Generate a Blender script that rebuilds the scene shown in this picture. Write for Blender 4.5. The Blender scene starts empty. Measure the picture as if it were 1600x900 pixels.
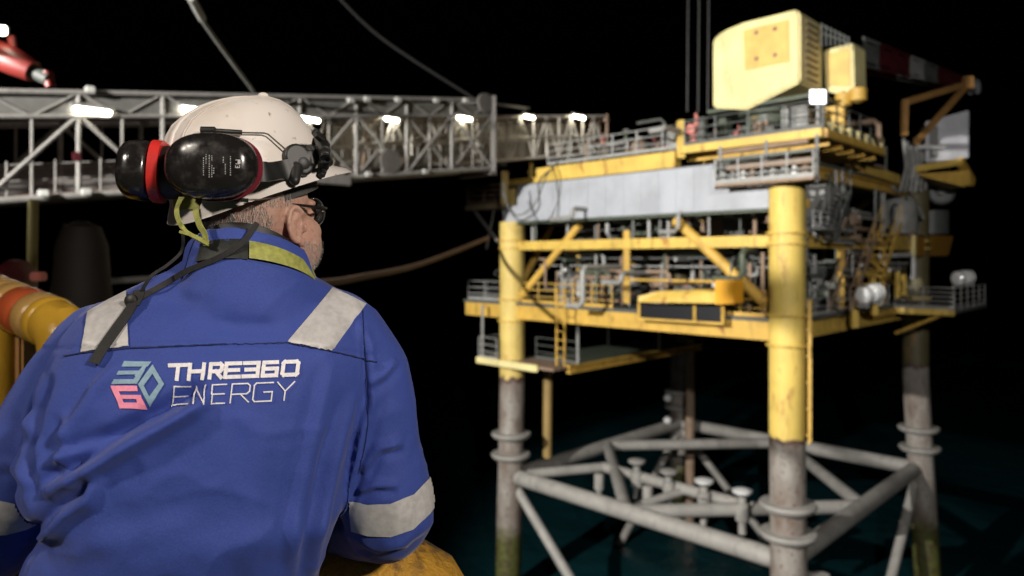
import bpy, bmesh, math, random
import numpy as np
from mathutils import Vector, Matrix, noise
from mathutils.bvhtree import BVHTree

# ------------------------------------------------------------------ camera, sky, lights, exposure
S = bpy.context.scene
COL = S.collection
CZ = 19.0                      # eye height above the sea
F = 1164.0                     # focal length in pixels of a 1600 px wide frame
HOR = 405.0                    # image row of the horizon
V3 = Vector

def at(px, py, Y):
    """world point seen at (px, py) that stands Y metres ahead"""
    return V3(((px - 800.0) / F * Y, Y, CZ - (py - HOR) / F * Y))

cd = bpy.data.cameras.new('camera')
cam = bpy.data.objects.new('camera', cd); COL.objects.link(cam)
cam.location = (0, 0, CZ); cam.rotation_euler = (math.radians(90), 0, 0)
cd.sensor_width = 36.0; cd.lens = F / 1600 * 36
cd.shift_y = -45.0 / 1600
cd.clip_start = 0.05; cd.clip_end = 3000
cd.dof.use_dof = True; cd.dof.focus_distance = 1.2; cd.dof.aperture_fstop = 3.7
S.camera = cam

W = bpy.data.worlds.new('World'); S.world = W; W.use_nodes = True
_bg = W.node_tree.nodes['Background']
_sky = W.node_tree.nodes.new('ShaderNodeTexSky'); _sky.sky_type = 'NISHITA'
_sky.sun_disc = False; _sky.sun_elevation = math.radians(-4); _sky.sun_rotation = math.radians(200)
W.node_tree.links.new(_sky.outputs[0], _bg.inputs[0]); _bg.inputs[1].default_value = 0.01

def lamp(kind, name, loc, target, power, color, size, angle=60, blend=0.5):
    l = bpy.data.lights.new(name, kind); l.energy = power; l.color = color
    o = bpy.data.objects.new(name, l); COL.objects.link(o); o.location = loc
    o.rotation_euler = (V3(target) - V3(loc)).to_track_quat('-Z', 'Y').to_euler()
    if kind == 'SPOT':
        l.spot_size = math.radians(angle); l.spot_blend = blend; l.shadow_soft_size = size
    if kind == 'AREA':
        l.shape = 'DISK'; l.size = size
    return o

# ship's floodlight and an added, unseen fill spot aimed at the platform, and deck lamps above the man
lamp('SPOT', 'unseen_platform_flood', (-26, 1, CZ + 8.5), (9, 37, CZ - 1), 140000, (1.0, 0.97, 0.9), 0.4, 52, 0.35)
lamp('SPOT', 'unseen_platform_flood', (4, -9, CZ + 8), (15, 38, CZ - 4), 32000, (1.0, 0.97, 0.92), 0.35, 46, 0.6)  # added fill that lifts the dim right face and the rafts
lamp('AREA', 'deck_lamp', (1.9, -0.95, CZ + 1.25), (-0.4, 1.2, CZ + 0.05), 98, (1.0, 0.9, 0.8), 0.35)
lamp('AREA', 'deck_lamp', (-2.4, -1.0, CZ + 1.9), (-0.6, 1.25, CZ - 0.15), 66, (1.0, 0.89, 0.78), 0.3)
lamp('SPOT', 'deck_lamp', (-1.6, -0.6, CZ + 1.6), (-1.75, 2.6, CZ - 0.2), 70, (1.0, 0.86, 0.66), 0.12, 60, 0.5)

S.view_settings.view_transform = 'Standard'; S.view_settings.look = 'None'
S.view_settings.exposure = 0.0; S.view_settings.gamma = 1.0
S.render.engine = 'CYCLES'
S.cycles.use_denoising = True
S.cycles.max_bounces = 6; S.cycles.sample_clamp_indirect = 4.0
S.cycles.use_light_tree = True
random.seed(7); np.random.seed(7)

# ------------------------------------------------------------------ materials
MATS = {}
def nodes_of(name):
    m = bpy.data.materials.new(name); m.use_nodes = True
    nt = m.node_tree
    return m, nt, nt.nodes['Principled BSDF']

def N_(nt, t, **kw):
    n = nt.nodes.new(t)
    for k, v in kw.items():
        if k in n.inputs: n.inputs[k].default_value = v
        else: setattr(n, k, v)
    return n

def noise_fac(nt, scale, detail=4, stretch=None, lo=0.4, hi=0.6, rough=0.55, obj=False):
    g = N_(nt, 'ShaderNodeTexCoord') if obj else N_(nt, 'ShaderNodeNewGeometry')
    mp = N_(nt, 'ShaderNodeMapping'); mp.inputs['Scale'].default_value = stretch or (1, 1, 1)
    nt.links.new(g.outputs['Object' if obj else 'Position'], mp.inputs[0])
    n = N_(nt, 'ShaderNodeTexNoise', Scale=scale, Detail=detail, Roughness=rough)
    nt.links.new(mp.outputs[0], n.inputs['Vector'])
    r = N_(nt, 'ShaderNodeMapRange'); r.inputs[1].default_value = lo; r.inputs[2].default_value = hi
    nt.links.new(n.outputs['Fac'], r.inputs[0])
    return r.outputs[0]

def mix(nt, fac, a, b):
    m = N_(nt, 'ShaderNodeMix', data_type='RGBA')
    for sock, v in ((m.inputs[6], a), (m.inputs[7], b)):
        if isinstance(v, (tuple, list)): sock.default_value = (*v[:3], 1)
        else: nt.links.new(v, sock)
    if isinstance(fac, (int, float)): m.inputs[0].default_value = fac
    else: nt.links.new(fac, m.inputs[0])
    return m.outputs[2]

def bump(nt, bs, scale, strength, dist=0.01, obj=False, detail=5, stretch=None):
    f = noise_fac(nt, scale, detail, stretch, 0, 1, 0.6, obj)
    b = N_(nt, 'ShaderNodeBump', Strength=strength, Distance=dist)
    nt.links.new(f, b.inputs['Height']); nt.links.new(b.outputs[0], bs.inputs['Normal'])

def paint(name, col, rust=0.5, dirt=0.5, rough=0.5, scale=1.0, rustcol=(0.16, 0.055, 0.018), metallic=0.0, bmp=0.15):
    """weathered paint: faded patches, vertical dirt runs and rust spots"""
    if name in MATS: return MATS[name]
    m, nt, bs = nodes_of(name)
    c = mix(nt, noise_fac(nt, 0.9 * scale, 3, None, 0.35, 0.65), col, tuple(x * 0.8 for x in col))
    d = noise_fac(nt, 2.2 * scale, 5, (1, 1, 0.22), 0.55, 0.8)
    dm = N_(nt, 'ShaderNodeMath', operation='MULTIPLY'); nt.links.new(d, dm.inputs[0]); dm.inputs[1].default_value = dirt
    c = mix(nt, dm.outputs[0], c, tuple(x * 0.22 + 0.01 for x in col))
    if rust > 0:
        r = noise_fac(nt, 1.6 * scale, 7, (1, 1, 0.45), 0.72 - 0.16 * rust, 0.78 - 0.12 * rust, 0.65)
        c = mix(nt, r, c, rustcol)
    nt.links.new(c, bs.inputs['Base Color'])
    bs.inputs['Roughness'].default_value = rough; bs.inputs['Metallic'].default_value = metallic
    bump(nt, bs, 14 * scale, bmp, 0.01)
    MATS[name] = m
    return m

def simple(name, col, rough=0.5, metallic=0.0, var=0.15, scale=30, bmp=0.0, dist=0.002, sheen=0.0, coat=0.0):
    if name in MATS: return MATS[name]
    m, nt, bs = nodes_of(name)
    c = mix(nt, noise_fac(nt, scale, 4, None, 0.35, 0.65, obj=True), tuple(x * (1 + var) for x in col), tuple(x * (1 - var) for x in col))
    nt.links.new(c, bs.inputs['Base Color'])
    bs.inputs['Roughness'].default_value = rough; bs.inputs['Metallic'].default_value = metallic
    if sheen: bs.inputs['Sheen Weight'].default_value = sheen
    if coat: bs.inputs['Coat Weight'].default_value = coat; bs.inputs['Coat Roughness'].default_value = 0.12
    if bmp: bump(nt, bs, scale * 2, bmp, dist, obj=True)
    MATS[name] = m
    return m

def emit(name, col, strength):
    if name in MATS: return MATS[name]
    m, nt, bs = nodes_of(name)
    bs.inputs['Base Color'].default_value = (0.8, 0.8, 0.8, 1)
    bs.inputs['Emission Color'].default_value = (*col, 1); bs.inputs['Emission Strength'].default_value = strength
    MATS[name] = m
    return m

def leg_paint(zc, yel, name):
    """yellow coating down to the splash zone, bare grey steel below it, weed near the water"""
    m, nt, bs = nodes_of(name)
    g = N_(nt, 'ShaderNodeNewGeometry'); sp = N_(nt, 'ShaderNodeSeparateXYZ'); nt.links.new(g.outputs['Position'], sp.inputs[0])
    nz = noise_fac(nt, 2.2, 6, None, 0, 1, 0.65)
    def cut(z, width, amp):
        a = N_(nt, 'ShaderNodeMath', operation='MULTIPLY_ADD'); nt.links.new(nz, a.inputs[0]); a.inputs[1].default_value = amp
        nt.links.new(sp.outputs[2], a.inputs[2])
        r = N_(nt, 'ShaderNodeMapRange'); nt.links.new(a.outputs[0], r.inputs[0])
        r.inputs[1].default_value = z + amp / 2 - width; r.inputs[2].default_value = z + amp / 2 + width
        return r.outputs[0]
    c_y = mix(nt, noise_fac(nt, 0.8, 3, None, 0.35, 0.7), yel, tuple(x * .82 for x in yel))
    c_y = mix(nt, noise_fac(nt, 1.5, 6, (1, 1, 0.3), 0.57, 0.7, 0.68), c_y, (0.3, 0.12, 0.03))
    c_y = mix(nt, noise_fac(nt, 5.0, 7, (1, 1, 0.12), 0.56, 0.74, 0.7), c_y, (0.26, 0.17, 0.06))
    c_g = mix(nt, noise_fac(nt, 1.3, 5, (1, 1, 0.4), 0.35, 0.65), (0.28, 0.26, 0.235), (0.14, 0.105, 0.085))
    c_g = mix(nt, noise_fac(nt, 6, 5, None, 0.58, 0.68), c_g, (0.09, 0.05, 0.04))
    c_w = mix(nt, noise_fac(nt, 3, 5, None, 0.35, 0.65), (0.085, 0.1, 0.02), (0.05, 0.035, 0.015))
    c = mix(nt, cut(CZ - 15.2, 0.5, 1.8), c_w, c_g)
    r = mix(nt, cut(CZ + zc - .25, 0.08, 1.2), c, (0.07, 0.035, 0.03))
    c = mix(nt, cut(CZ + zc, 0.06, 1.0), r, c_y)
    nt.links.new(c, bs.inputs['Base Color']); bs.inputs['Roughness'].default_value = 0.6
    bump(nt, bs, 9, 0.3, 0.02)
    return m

LEGM = leg_paint(-7.1, (0.68, 0.49, 0.115), 'leg_coating')
LEGM2 = leg_paint(-6.6, (0.64, 0.48, 0.14), 'leg_coating_worn')
LEGM3 = leg_paint(-6.1, (0.1, 0.085, 0.04), 'leg_coating_shaded')  # yellow coating darkened, shade under the decks put into the colour
YEL = paint('yellow_paint', (0.66, 0.45, 0.095), 0.85, 0.85, 0.5, 1.0, (0.3, 0.12, 0.03))
YEL2 = paint('rusty_yellow_paint', (0.6, 0.37, 0.07), 0.75, 0.7, 0.55, 1.4, (0.2, 0.075, 0.025))
PALEY = paint('pale_yellow_paint', (0.78, 0.68, 0.33), 0.3, 0.5, 0.5, 0.8)
HATCHY = paint('warm_yellow_paint', (0.74, 0.47, 0.13), 0.2, 0.2, 0.5, 1.5)
ORANGE = paint('orange_paint', (0.75, 0.36, 0.02), 0.1, 0.2, 0.45)
BROWNF = paint('rust_brown_paint', (0.42, 0.22, 0.07), 0.4, 0.5, 0.6, 2.0)
BRN = paint('brown_steel', (0.28, 0.19, 0.13), 0.5, 0.6, 0.65, 2.0)
WALLG = paint('pale_grey_cladding', (0.38, 0.395, 0.435), 0.1, 0.12, 0.45, 0.7)
WHITEP = paint('white_paint', (0.72, 0.72, 0.72), 0.15, 0.35, 0.45)
CABW = paint('cabin_white', (0.6, 0.6, 0.64), 0.1, 0.4, 0.5)
GREY = paint('grey_steel', (0.26, 0.26, 0.25), 0.25, 0.5, 0.5, 2.0)
DGREY = paint('dark_grey_steel', (0.09, 0.095, 0.09), 0.3, 0.5, 0.5, 2.0)
DGREEN = paint('dark_green_steel', (0.08, 0.1, 0.07), 0.35, 0.5, 0.5, 2.0)
GALV = paint('galvanised_steel', (0.3, 0.3, 0.29), 0.25, 0.4, 0.45, 3.0)
BRACEM = paint('weathered_grey_brace', (0.31, 0.295, 0.275), 0.35, 0.55, 0.6, 1.2, (0.13, 0.08, 0.05))
REDM = paint('red_paint', (0.22, 0.022, 0.018), 0.1, 0.3, 0.45, 2.0)
DRED = paint('dark_red_paint', (0.06, 0.007, 0.011), 0.1, 0.3, 0.45, 2.0)
PINK = paint('faded_red_paint', (0.5, 0.16, 0.13), 0.1, 0.4, 0.5, 3.0)
GANGM = paint('gangway_grey', (0.21, 0.2, 0.19), 0.15, 0.4, 0.45, 3.0)
GANGD = paint('gangway_dark_plate', (0.13, 0.12, 0.115), 0.35, 0.5, 0.55, 3.0)
RUSTF = paint('rusty_floor_plate', (0.16, 0.075, 0.05), 0.5, 0.5, 0.65, 3.0)
BLK = simple('black_rubber', (0.012, 0.012, 0.012), 0.55)
ROPEM = simple('grey_rope', (0.2, 0.2, 0.19), 0.8)
HOIST = simple('hoist_wire', (0.01, 0.01, 0.011), 0.6)
DROPE = simple('dark_wire', (0.035, 0.035, 0.037), 0.6)
BROPE = simple('brown_hose', (0.14, 0.075, 0.045), 0.7)
LAMPE = emit('gangway_lamp_glow', (1.0, 0.93, 0.72), 38.0)
FLOODE = emit('floodlight_glow', (0.92, 0.93, 1.0), 5.0)
DARKM = simple('dark_opening', (0.008, 0.009, 0.012), 0.4)

# ------------------------------------------------------------------ mesh builder
WLOC = {}
Z = V3((0, 0, 1))
class MB:
    def __init__(s): s.v = []; s.f = []
    def add(s, vs, fs):
        o = len(s.v); s.v += [V3(p) for p in vs]; s.f += [tuple(i + o for i in f) for f in fs]
        return s
    def box(s, c, hx, hy, hz, ax=V3((1, 0, 0)), ay=V3((0, 1, 0)), az=Z):
        c = V3(c); X, Y_, Z_ = ax * hx, ay * hy, az * hz
        vs = [c + X * i + Y_ * j + Z_ * k for k in (-1, 1) for j in (-1, 1) for i in (-1, 1)]
        return s.add(vs, [(0, 2, 3, 1), (4, 5, 7, 6), (0, 1, 5, 4), (2, 6, 7, 3), (0, 4, 6, 2), (1, 3, 7, 5)])
    def bar(s, p, q, w, h, up=Z):
        p, q = V3(p), V3(q); d = (q - p); L = d.length; d.normalize()
        sd = d.cross(up)
        if sd.length < 1e-4: sd = d.cross(V3((1, 0, 0)))
        sd.normalize(); u = sd.cross(d).normalized()
        return s.box((p + q) / 2, L / 2, w / 2, h / 2, d, sd, u)
    def ibeam(s, p, q, w, h, t=0.08):
        p, q = V3(p), V3(q)
        s.bar(p + Z * (h / 2 - t / 2), q + Z * (h / 2 - t / 2), w, t)
        s.bar(p - Z * (h / 2 - t / 2), q - Z * (h / 2 - t / 2), w, t)
        return s.bar(p, q, t, h - 2 * t - 0.004)
    def tube(s, pts, r, n=10, caps=True, flat=1.0, up=None):
        pts = [V3(p) for p in pts]; m = len(pts)
        rs = r if isinstance(r, (list, tuple)) else [r] * m
        ref = None; rings = []
        for i, p in enumerate(pts):
            d = (pts[min(i + 1, m - 1)] - pts[max(i - 1, 0)]).normalized()
            if ref is None:
                ref = V3(up) if up is not None else (Z if abs(d.z) < 0.9 else V3((1, 0, 0)))
            a = d.cross(ref)
            if a.length < 1e-5: a = d.orthogonal()
            a.normalize(); b = a.cross(d).normalized(); ref = b
            rings.append([p + (a * math.cos(k * 2 * math.pi / n) + b * math.sin(k * 2 * math.pi / n) * flat) * rs[i] for k in range(n)])
        return s.loft(rings, caps)
    def loft(s, rings, caps=True, closed=True):
        n = len(rings[0]); vs = [p for rg in rings for p in rg]; fs = []
        for i in range(len(rings) - 1):
            for k in range(n if closed else n - 1):
                a, b = i * n + k, i * n + (k + 1) % n
                fs.append((a, b, b + n, a + n))
        if caps:
            fs.append(tuple(range(n))[::-1]); fs.append(tuple((len(rings) - 1) * n + k for k in range(n)))
        return s.add(vs, fs)
    def lathe(s, c, prof, axis=Z, n=20, sx=1.0, ref=None):
        axis = V3(axis).normalized(); a = V3(ref) if ref is not None else axis.orthogonal().normalized()
        a = (a - axis * a.dot(axis)).normalized(); b = axis.cross(a)
        rings = [[V3(c) + axis * h + (a * math.cos(t) + b * math.sin(t) * sx) * max(r, 1e-4)
                  for t in [2 * math.pi * k / n for k in range(n)]] for r, h in prof]
        return s.loft(rings, True)
    def ball(s, c, r, ax=None, nu=16, nv=10):
        rx, ry, rz = r if isinstance(r, (tuple, list)) else (r, r, r)
        A = ax or (V3((1, 0, 0)), V3((0, 1, 0)), Z)
        rings = []
        for j in range(nv + 1):
            t = math.pi * (j / nv) - math.pi / 2
            cr, h = max(math.cos(t), 1e-3), math.sin(t)
            rings.append([V3(c) + A[0] * rx * cr * math.cos(2 * math.pi * k / nu) + A[1] * ry * cr * math.sin(2 * math.pi * k / nu) + A[2] * rz * h for k in range(nu)])
        return s.loft(rings, True)
    def prism(s, poly, vec):
        n = len(poly); vec = V3(vec); vs = [V3(p) for p in poly] + [V3(p) + vec for p in poly]
        fs = [tuple(range(n)), tuple(range(2 * n - 1, n - 1, -1))] + [(k, n + k, n + (k + 1) % n, (k + 1) % n) for k in range(n)]
        return s.add(vs, fs)
    def build(s, name, mat, parent=None, smooth=True, bevel=0.0, angle=40):
        me = bpy.data.meshes.new(name)
        xs = np.array([tuple(v) for v in s.v]); lo, hi = xs.min(0), xs.max(0)
        org = V3(((lo[0] + hi[0]) / 2, (lo[1] + hi[1]) / 2, lo[2]))
        me.from_pydata([v - org for v in s.v], [], s.f)
        bm = bmesh.new(); bm.from_mesh(me); bmesh.ops.recalc_face_normals(bm, faces=bm.faces)
        if bevel > 0:
            es = [e for e in bm.edges if len(e.link_faces) == 2 and e.calc_face_angle(0) > 0.6]
            bmesh.ops.bevel(bm, geom=es, offset=bevel, segments=2, affect='EDGES', clamp_overlap=True)
        bm.to_mesh(me); bm.free()
        if smooth:
            me.shade_smooth(); me.set_sharp_from_angle(angle=math.radians(angle))
        me.materials.append(mat)
        o = bpy.data.objects.new(name, me); COL.objects.link(o)
        place(o, org, parent)
        return o

def place(o, org, parent):
    WLOC[o.name] = V3(org)
    if parent is not None:
        o.parent = parent; o.location = V3(org) - WLOC[parent.name]
    else:
        o.location = org

def tag(o, label=None, cat=None, group=None, kind=None):
    if label: o['label'] = label
    if cat: o['category'] = cat
    if group: o['group'] = group
    if kind: o['kind'] = kind
    return o

def empty(name, loc, label, cat, group=None):
    o = bpy.data.objects.new(name, None); COL.objects.link(o); o.empty_display_size = 0.3
    place(o, V3(loc), None)
    return tag(o, label, cat, group)

# ------------------------------------------------------------------ platform frame of reference
NLEG = V3((11.08, 30.0, CZ)); E1 = V3((-0.678, 0.735, 0)); E2 = V3((0.679, 0.734, 0))
LA, LB = 16.33, 18.4            # leg spacing along E1 and E2
def pp(a, b, z): return NLEG + E1 * a + E2 * b + Z * z
def nl(px, py, b=0.0):
    """point of the front-left face, pushed in by b"""
    t = (px - 800) / F; o = NLEG + E2 * b
    a = (o.x - t * o.y) / (0.678 + 0.735 * t)
    Y = o.y + 0.735 * a
    return at(px, py, Y)
def nr(px, py, a=0.0):
    t = (px - 800) / F; o = NLEG + E1 * a
    b = (t * o.y - o.x) / (0.679 - 0.734 * t)
    Y = o.y + 0.734 * b
    return at(px, py, Y)

def pbox(mb, a0, a1, b0, b1, z0, z1):
    c = pp((a0 + a1) / 2, (b0 + b1) / 2, (z0 + z1) / 2)
    return mb.box(c, (a1 - a0) / 2, (b1 - b0) / 2, (z1 - z0) / 2, E1, E2, Z)

# ------------------------------------------------------------------ sea
def build_sea():
    m, nt, bs = nodes_of('sea_water')
    bs.inputs['Base Color'].default_value = (0.004, 0.024, 0.029, 1); bs.inputs['Roughness'].default_value = 0.14
    bs.inputs['IOR'].default_value = 1.33
    bump(nt, bs, 0.45, 0.4, 0.5, detail=5)
    mb = MB(); n = 60
    xs = [-1500, -600, -200] + [-60 + i * 2.6 for i in range(n)] + [200, 600, 1500]
    ys = [-600, -100] + [0 + i * 2.6 for i in range(n)] + [300, 800, 2500]
    vs = []
    for y in ys:
        for x in xs:
            h = 0.35 * noise.noise(V3((x * 0.16, y * 0.16, 0))) + 0.15 * noise.noise(V3((x * 0.4, y * 0.4, 3)))
            vs.append((x, y, h if abs(x) < 120 and -5 < y < 160 else 0))
    k = len(xs)
    mb.add(vs, [(j * k + i, j * k + i + 1, (j + 1) * k + i + 1, (j + 1) * k + i) for j in range(len(ys) - 1) for i in range(k - 1)])
    tag(mb.build('sea', m), kind='structure')
build_sea()

# ------------------------------------------------------------------ platform
PF = empty('offshore_platform', pp(LA / 2, LB / 2, -19), 'yellow two-deck gas platform on four grey tubular legs lit up at night', 'platform')

# legs
for (a, b, top, bat) in ((0, 0, 2.95, 0.03), (LA, 0, 3.6, 0.02), (0, LB, 4.0, 0.06), (LA, LB, 4.0, 0.04)):
    out = (E1 * (1 if a else -1) + E2 * (1 if b else -1)).normalized()
    def lp(z, a=a, b=b, out=out, bat=bat): return pp(a, b, z) + out * (max(0, -7 - z) * bat)
    r = 0.70
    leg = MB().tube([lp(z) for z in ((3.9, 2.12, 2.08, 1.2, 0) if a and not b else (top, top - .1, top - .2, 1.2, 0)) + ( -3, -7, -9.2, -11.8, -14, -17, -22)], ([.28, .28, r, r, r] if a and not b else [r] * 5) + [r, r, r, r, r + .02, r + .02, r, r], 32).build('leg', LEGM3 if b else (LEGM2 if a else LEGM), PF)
    for z in (-9.85, -11.0):
        MB().lathe(lp(z), [(r + .01, -.3), (.98, -.2), (1.1, -.06), (1.12, .02), (1.08, .09), (r + .01, .12)], Z, 32).build('flange_ring', BRACEM, leg)
    for z in (-2.25, -3.45, 0.62, 1.05):
        MB().lathe(lp(z), [(r + .005, -.05), (r + .13, -.04), (r + .13, .04), (r + .005, .05)], Z, 32).build('stiffener_ring', YEL, leg)
# grouted sleeve cluster low on the near leg
o = V3((0, -1, 0))
for dx in (0.75, 1.25):
    MB().tube([pp(0, 0, -12.6) + V3((dx, -.25, 0)), pp(0, 0, -20) + V3((dx + .25, -.4, 0))], .34, 16).build('sleeve', BRACEM, PF)

def brace(p, q, r, mat=BRACEM, name='brace', n=18):
    return MB().tube([p, p.lerp(q, .5), q], r, n).build(name, mat, PF)
ZB = -12.2
mid = {'NL': pp(LA / 2, 0, ZB), 'NR': pp(0, LB / 2, ZB), 'LB': pp(LA, LB / 2, ZB), 'RB': pp(LA / 2, LB, ZB)}
NN, LL, RR, BB = pp(0, 0, ZB), pp(LA, 0, ZB), pp(0, LB, ZB), pp(LA, LB, ZB)
for p, q in ((NN, LL), (NN, RR), (LL, BB), (RR, BB)): brace(p, q, 0.42)
for p, q in (('NL', 'NR'), ('NR', 'RB'), ('RB', 'LB'), ('LB', 'NL')): brace(mid[p], mid[q], 0.33)
q_ = V3((5.4, 43.7, CZ + ZB)); p_ = V3((11.8, 36.2, CZ + ZB + .1))
brace(LL, q_, .28); brace(q_, p_, .3); brace(at(1075, 765, 39.5), at(992, 792, 38.2), .22)
for (p, q) in ((pp(LA, 0, -12.5), pp(6, 0, -22)), (pp(0, LB, -12.8), pp(0, 8.5, -22)), (pp(LA, LB, -12.5), pp(LA, 6, -23)),
               (pp(LA, LB, -12.5), pp(5, LB, -23))):
    brace(p, q, .27)
for i, (px, py, Y, zt) in enumerate(((995, 722, 41.5, 0), (1045, 738, 39.6, 0), (1100, 753, 37.8, 0), (1160, 769, 36.1, 0), (1099, 803, 36.6, 0), (936, 752, 41.0, 0), (1012, 765, 38.8, 0))):
    c = at(px, py, Y)
    big = i in (2, 3)
    r = .25 if i < 4 else .2
    pile = MB().tube([c, V3((c.x, c.y, CZ - 13.3))], r * .8, 14).build('pile', BRACEM if i in (2, 3, 4) else GREY, PF)
    MB().lathe(c, [(r * .9, -.2), (r * 1.9 if i < 5 else r * 1.2, .0), (r * 1.95 if i < 5 else r * 1.2, .1), (r * 1.2, .17), (.02, .19)], Z, 18).build('cap', WHITEP if i in (2, 3) else BRACEM, pile)
    MB().lathe(V3((c.x, c.y, CZ + ZB)), [(r, -.5), (r * 1.35, -.45), (r * 1.35, .35), (r, .4)], Z, 14).build('guide_ring', BRACEM, pile)
# riser on the far-left face and the grey stand pipe behind
MB().tube([at(856, 570, 43.5), at(855, 715, 43.5)], .27, 16).build('riser', paint('stained_riser', (.3, .2, .07), .7, .7), PF)
MB().tube([at(1078, 530, 53), at(1078, 900, 53)], .33, 16).build('riser', BRN, PF)
for py in (622, 657):  # two small white knobs by the far leg
    MB().ball(at(1043, py, 54), .3, nu=12, nv=8).build('white_knob', WHITEP, PF)

# ---- decks
pbox(MB(), -.3, LA + 4.0, -.3, LB + .4, -2.55, -2.40).build('main_deck', DGREY, PF, False)
pbox(MB(), -.3, LA + .3, 5.2, LB + .4, .80, .95).build('mezzanine_deck', DGREY, PF, False)
pbox(MB(), -.3, LA + .3, -.2, LB + .4, 4.02, 4.15).build('upper_deck', DGREY, PF, False)
def girder(p, q, h, w, mat=YEL, name='girder', parent=None):
    return MB().ibeam(p, q, w, h, min(.12, h * .16)).build(name, mat, parent or PF, False)
zg = -2.875
def boxg(p, q, h, w, mat=YEL, name='girder'):
    return MB().bar(p, q, w, h).build(name, mat, PF, False, bevel=.03)
boxg(pp(-.1, 0, zg), pp(LA + 3.9, 0, zg), .9, .5, YEL2)
girder(pp(0, -.1, zg), pp(0, LB + 1, zg), .8, .45, YEL)
girder(pp(LA, 0, zg), pp(LA, LB, zg), .8, .45, YEL2); girder(pp(0, LB, zg), pp(LA, LB, zg), .8, .45, YEL2)
boxg(pp(-.6, 0, .74), pp(LA + .4, 0, .74), .48, .36, YEL)
girder(pp(0, -.4, .74), pp(0, LB + 1, .74), .5, .36, YEL); girder(pp(LA, 0, .74), pp(LA, LB, .74), .5, .36, YEL2)
boxg(pp(5.2, -.05, 4.52), pp(LA - 2.2, -.05, 4.52), .74, .5, YEL)
girder(pp(LA - 2.0, -.05, 4.3), pp(LA + .5, -.05, 4.3), .3, .3, YEL)
girder(pp(0, .8, 3.75), pp(0, LB, 3.75), .5, .4, YEL2); girder(pp(LA, 0, 3.75), pp(LA, LB, 3.75), .5, .4, YEL2)
for k in range(7):
    b = 2.4 + k * 2.4
    girder(pp(.2, b, -2.8), pp(LA - .2, b, -2.8), .45, .25, DGREEN, 'joist')
    girder(pp(.2, b, 3.8), pp(LA - .2, b, 3.8), .4, .25, DGREEN, 'joist')
# face bracing
def fb(p, q, r, mat=YEL2, name='diagonal_brace'): return MB().tube([p, q], r, 16).build(name, mat, PF)
fb(nl(905, 352), nl(812, 466), .2); fb(nl(1056, 344), nl(1196, 474), .24)
boxg(nl(979, 360), nl(979, 474), .3, .3, YEL2, 'post')
fb(pp(LA, 5, 4), pp(LA, 0, -2.4), .2); fb(pp(LA, 9, 4), pp(LA, 18, -2.4), .2)
fb(pp(0, 9, .6), pp(0, 17.5, -2.4), .16); fb(pp(2, LB, 4), pp(12, LB, -2.4), .2)
for b in (6.1, 12.2):
    boxg(pp(0, b, -2.4), pp(0, b, .5), .26, .26, YEL2, 'post'); boxg(pp(LA, b, -2.4), pp(LA, b, 3.5), .26, .26, YEL2, 'post')
    boxg(pp(.0, b, 1.0), pp(.0, b, 3.5), .24, .24, GREY, 'post')
for a in (5.4, 10.9): boxg(pp(a, LB, -2.4), pp(a, LB, 3.5), .26, .26, YEL2, 'post')

# cladding wall on the upper front-left face, sheet joints as raised ribs
poly = [(808, 290), (1115, 257), (1117, 296), (1201, 292), (1201, 325), (809, 346), (786, 347.5), (786, 323), (808, 321)]
ww = MB().prism([nl(x, y, -.34) for x, y in poly], E2 * .12).build('wind_wall', WALLG, PF, False)
for k in range(1, 11):
    px = 808 + k * 27.5
    t0 = 290 - (px - 808) * 33 / 307 + 2; t1 = 346 - (px - 809) * 21 / 392 - 2
    MB().bar(nl(px, t0, -.355), nl(px, t1, -.355), .05, .03, E2).build('cladding_joint', WALLG, ww, False)
girder(nl(809, 349, -.2), nl(1201, 328, -.2), .14, .3, DGREEN, 'wall_rail')

# ---- railings
def railing(pts, h=1.1, step=1.4, mat=GALV, parent=PF, toe=True, rails=(1.0, .66, .33), r=.028, world=True):
    mb = MB(); posts = []
    for p, q in zip(pts[:-1], pts[1:]):
        for f in rails: mb.tube([p + Z * h * f, q + Z * h * f], r, 6)
        if toe: mb.bar(p + Z * .09, q + Z * .09, .015, .16)
        n = max(1, round((q - p).length / step))
        for k in range(n + 1):
            x = p.lerp(q, k / n)
            if not posts or (x - posts[-1]).length > .2: posts.append(x)
    o = mb.build('railing', mat, parent)
    for x in posts:
        MB().tube([x, x + Z * (h + .02)], r * 1.15, 6).build('post', mat, o)
    return o
zt = 5.02
railing([pp(LA + 3.9, 0, -2.4), pp(LA + .9, 0, -2.4)]); railing([pp(LA + 3.9, 3.2, -2.4), pp(LA + 3.9, 0, -2.4)])
railing([pp(LA - .9, -.1, -2.4), pp(9.0, -.1, -2.4)], mat=YEL2)
railing([pp(3.2, -.1, -2.4), pp(.9, -.1, -2.4)], mat=YEL2)
railing([pp(-.2, 1, -2.4), pp(-.2, 12.6, -2.4)])
railing([pp(4.6, 0, zt), pp(13.5, 0, zt)], mat=GALV, r=.035)
railing([pp(LA, 0, .95 - 3.35), pp(LA, 9, .95 - 3.35)], mat=DGREY)
# orthogonal upper-right railing along mezzanine edge (white)
railing([pp(-.2, 2.2, 1.35), pp(-.2, 5.6, 1.35)], h=.7, mat=WHITEP, step=.8, r=.035)
pbox(MB(), -.8, .4, 2.0, 5.8, 1.22, 1.34).build('access_grating', GREY, PF, False)

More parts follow.
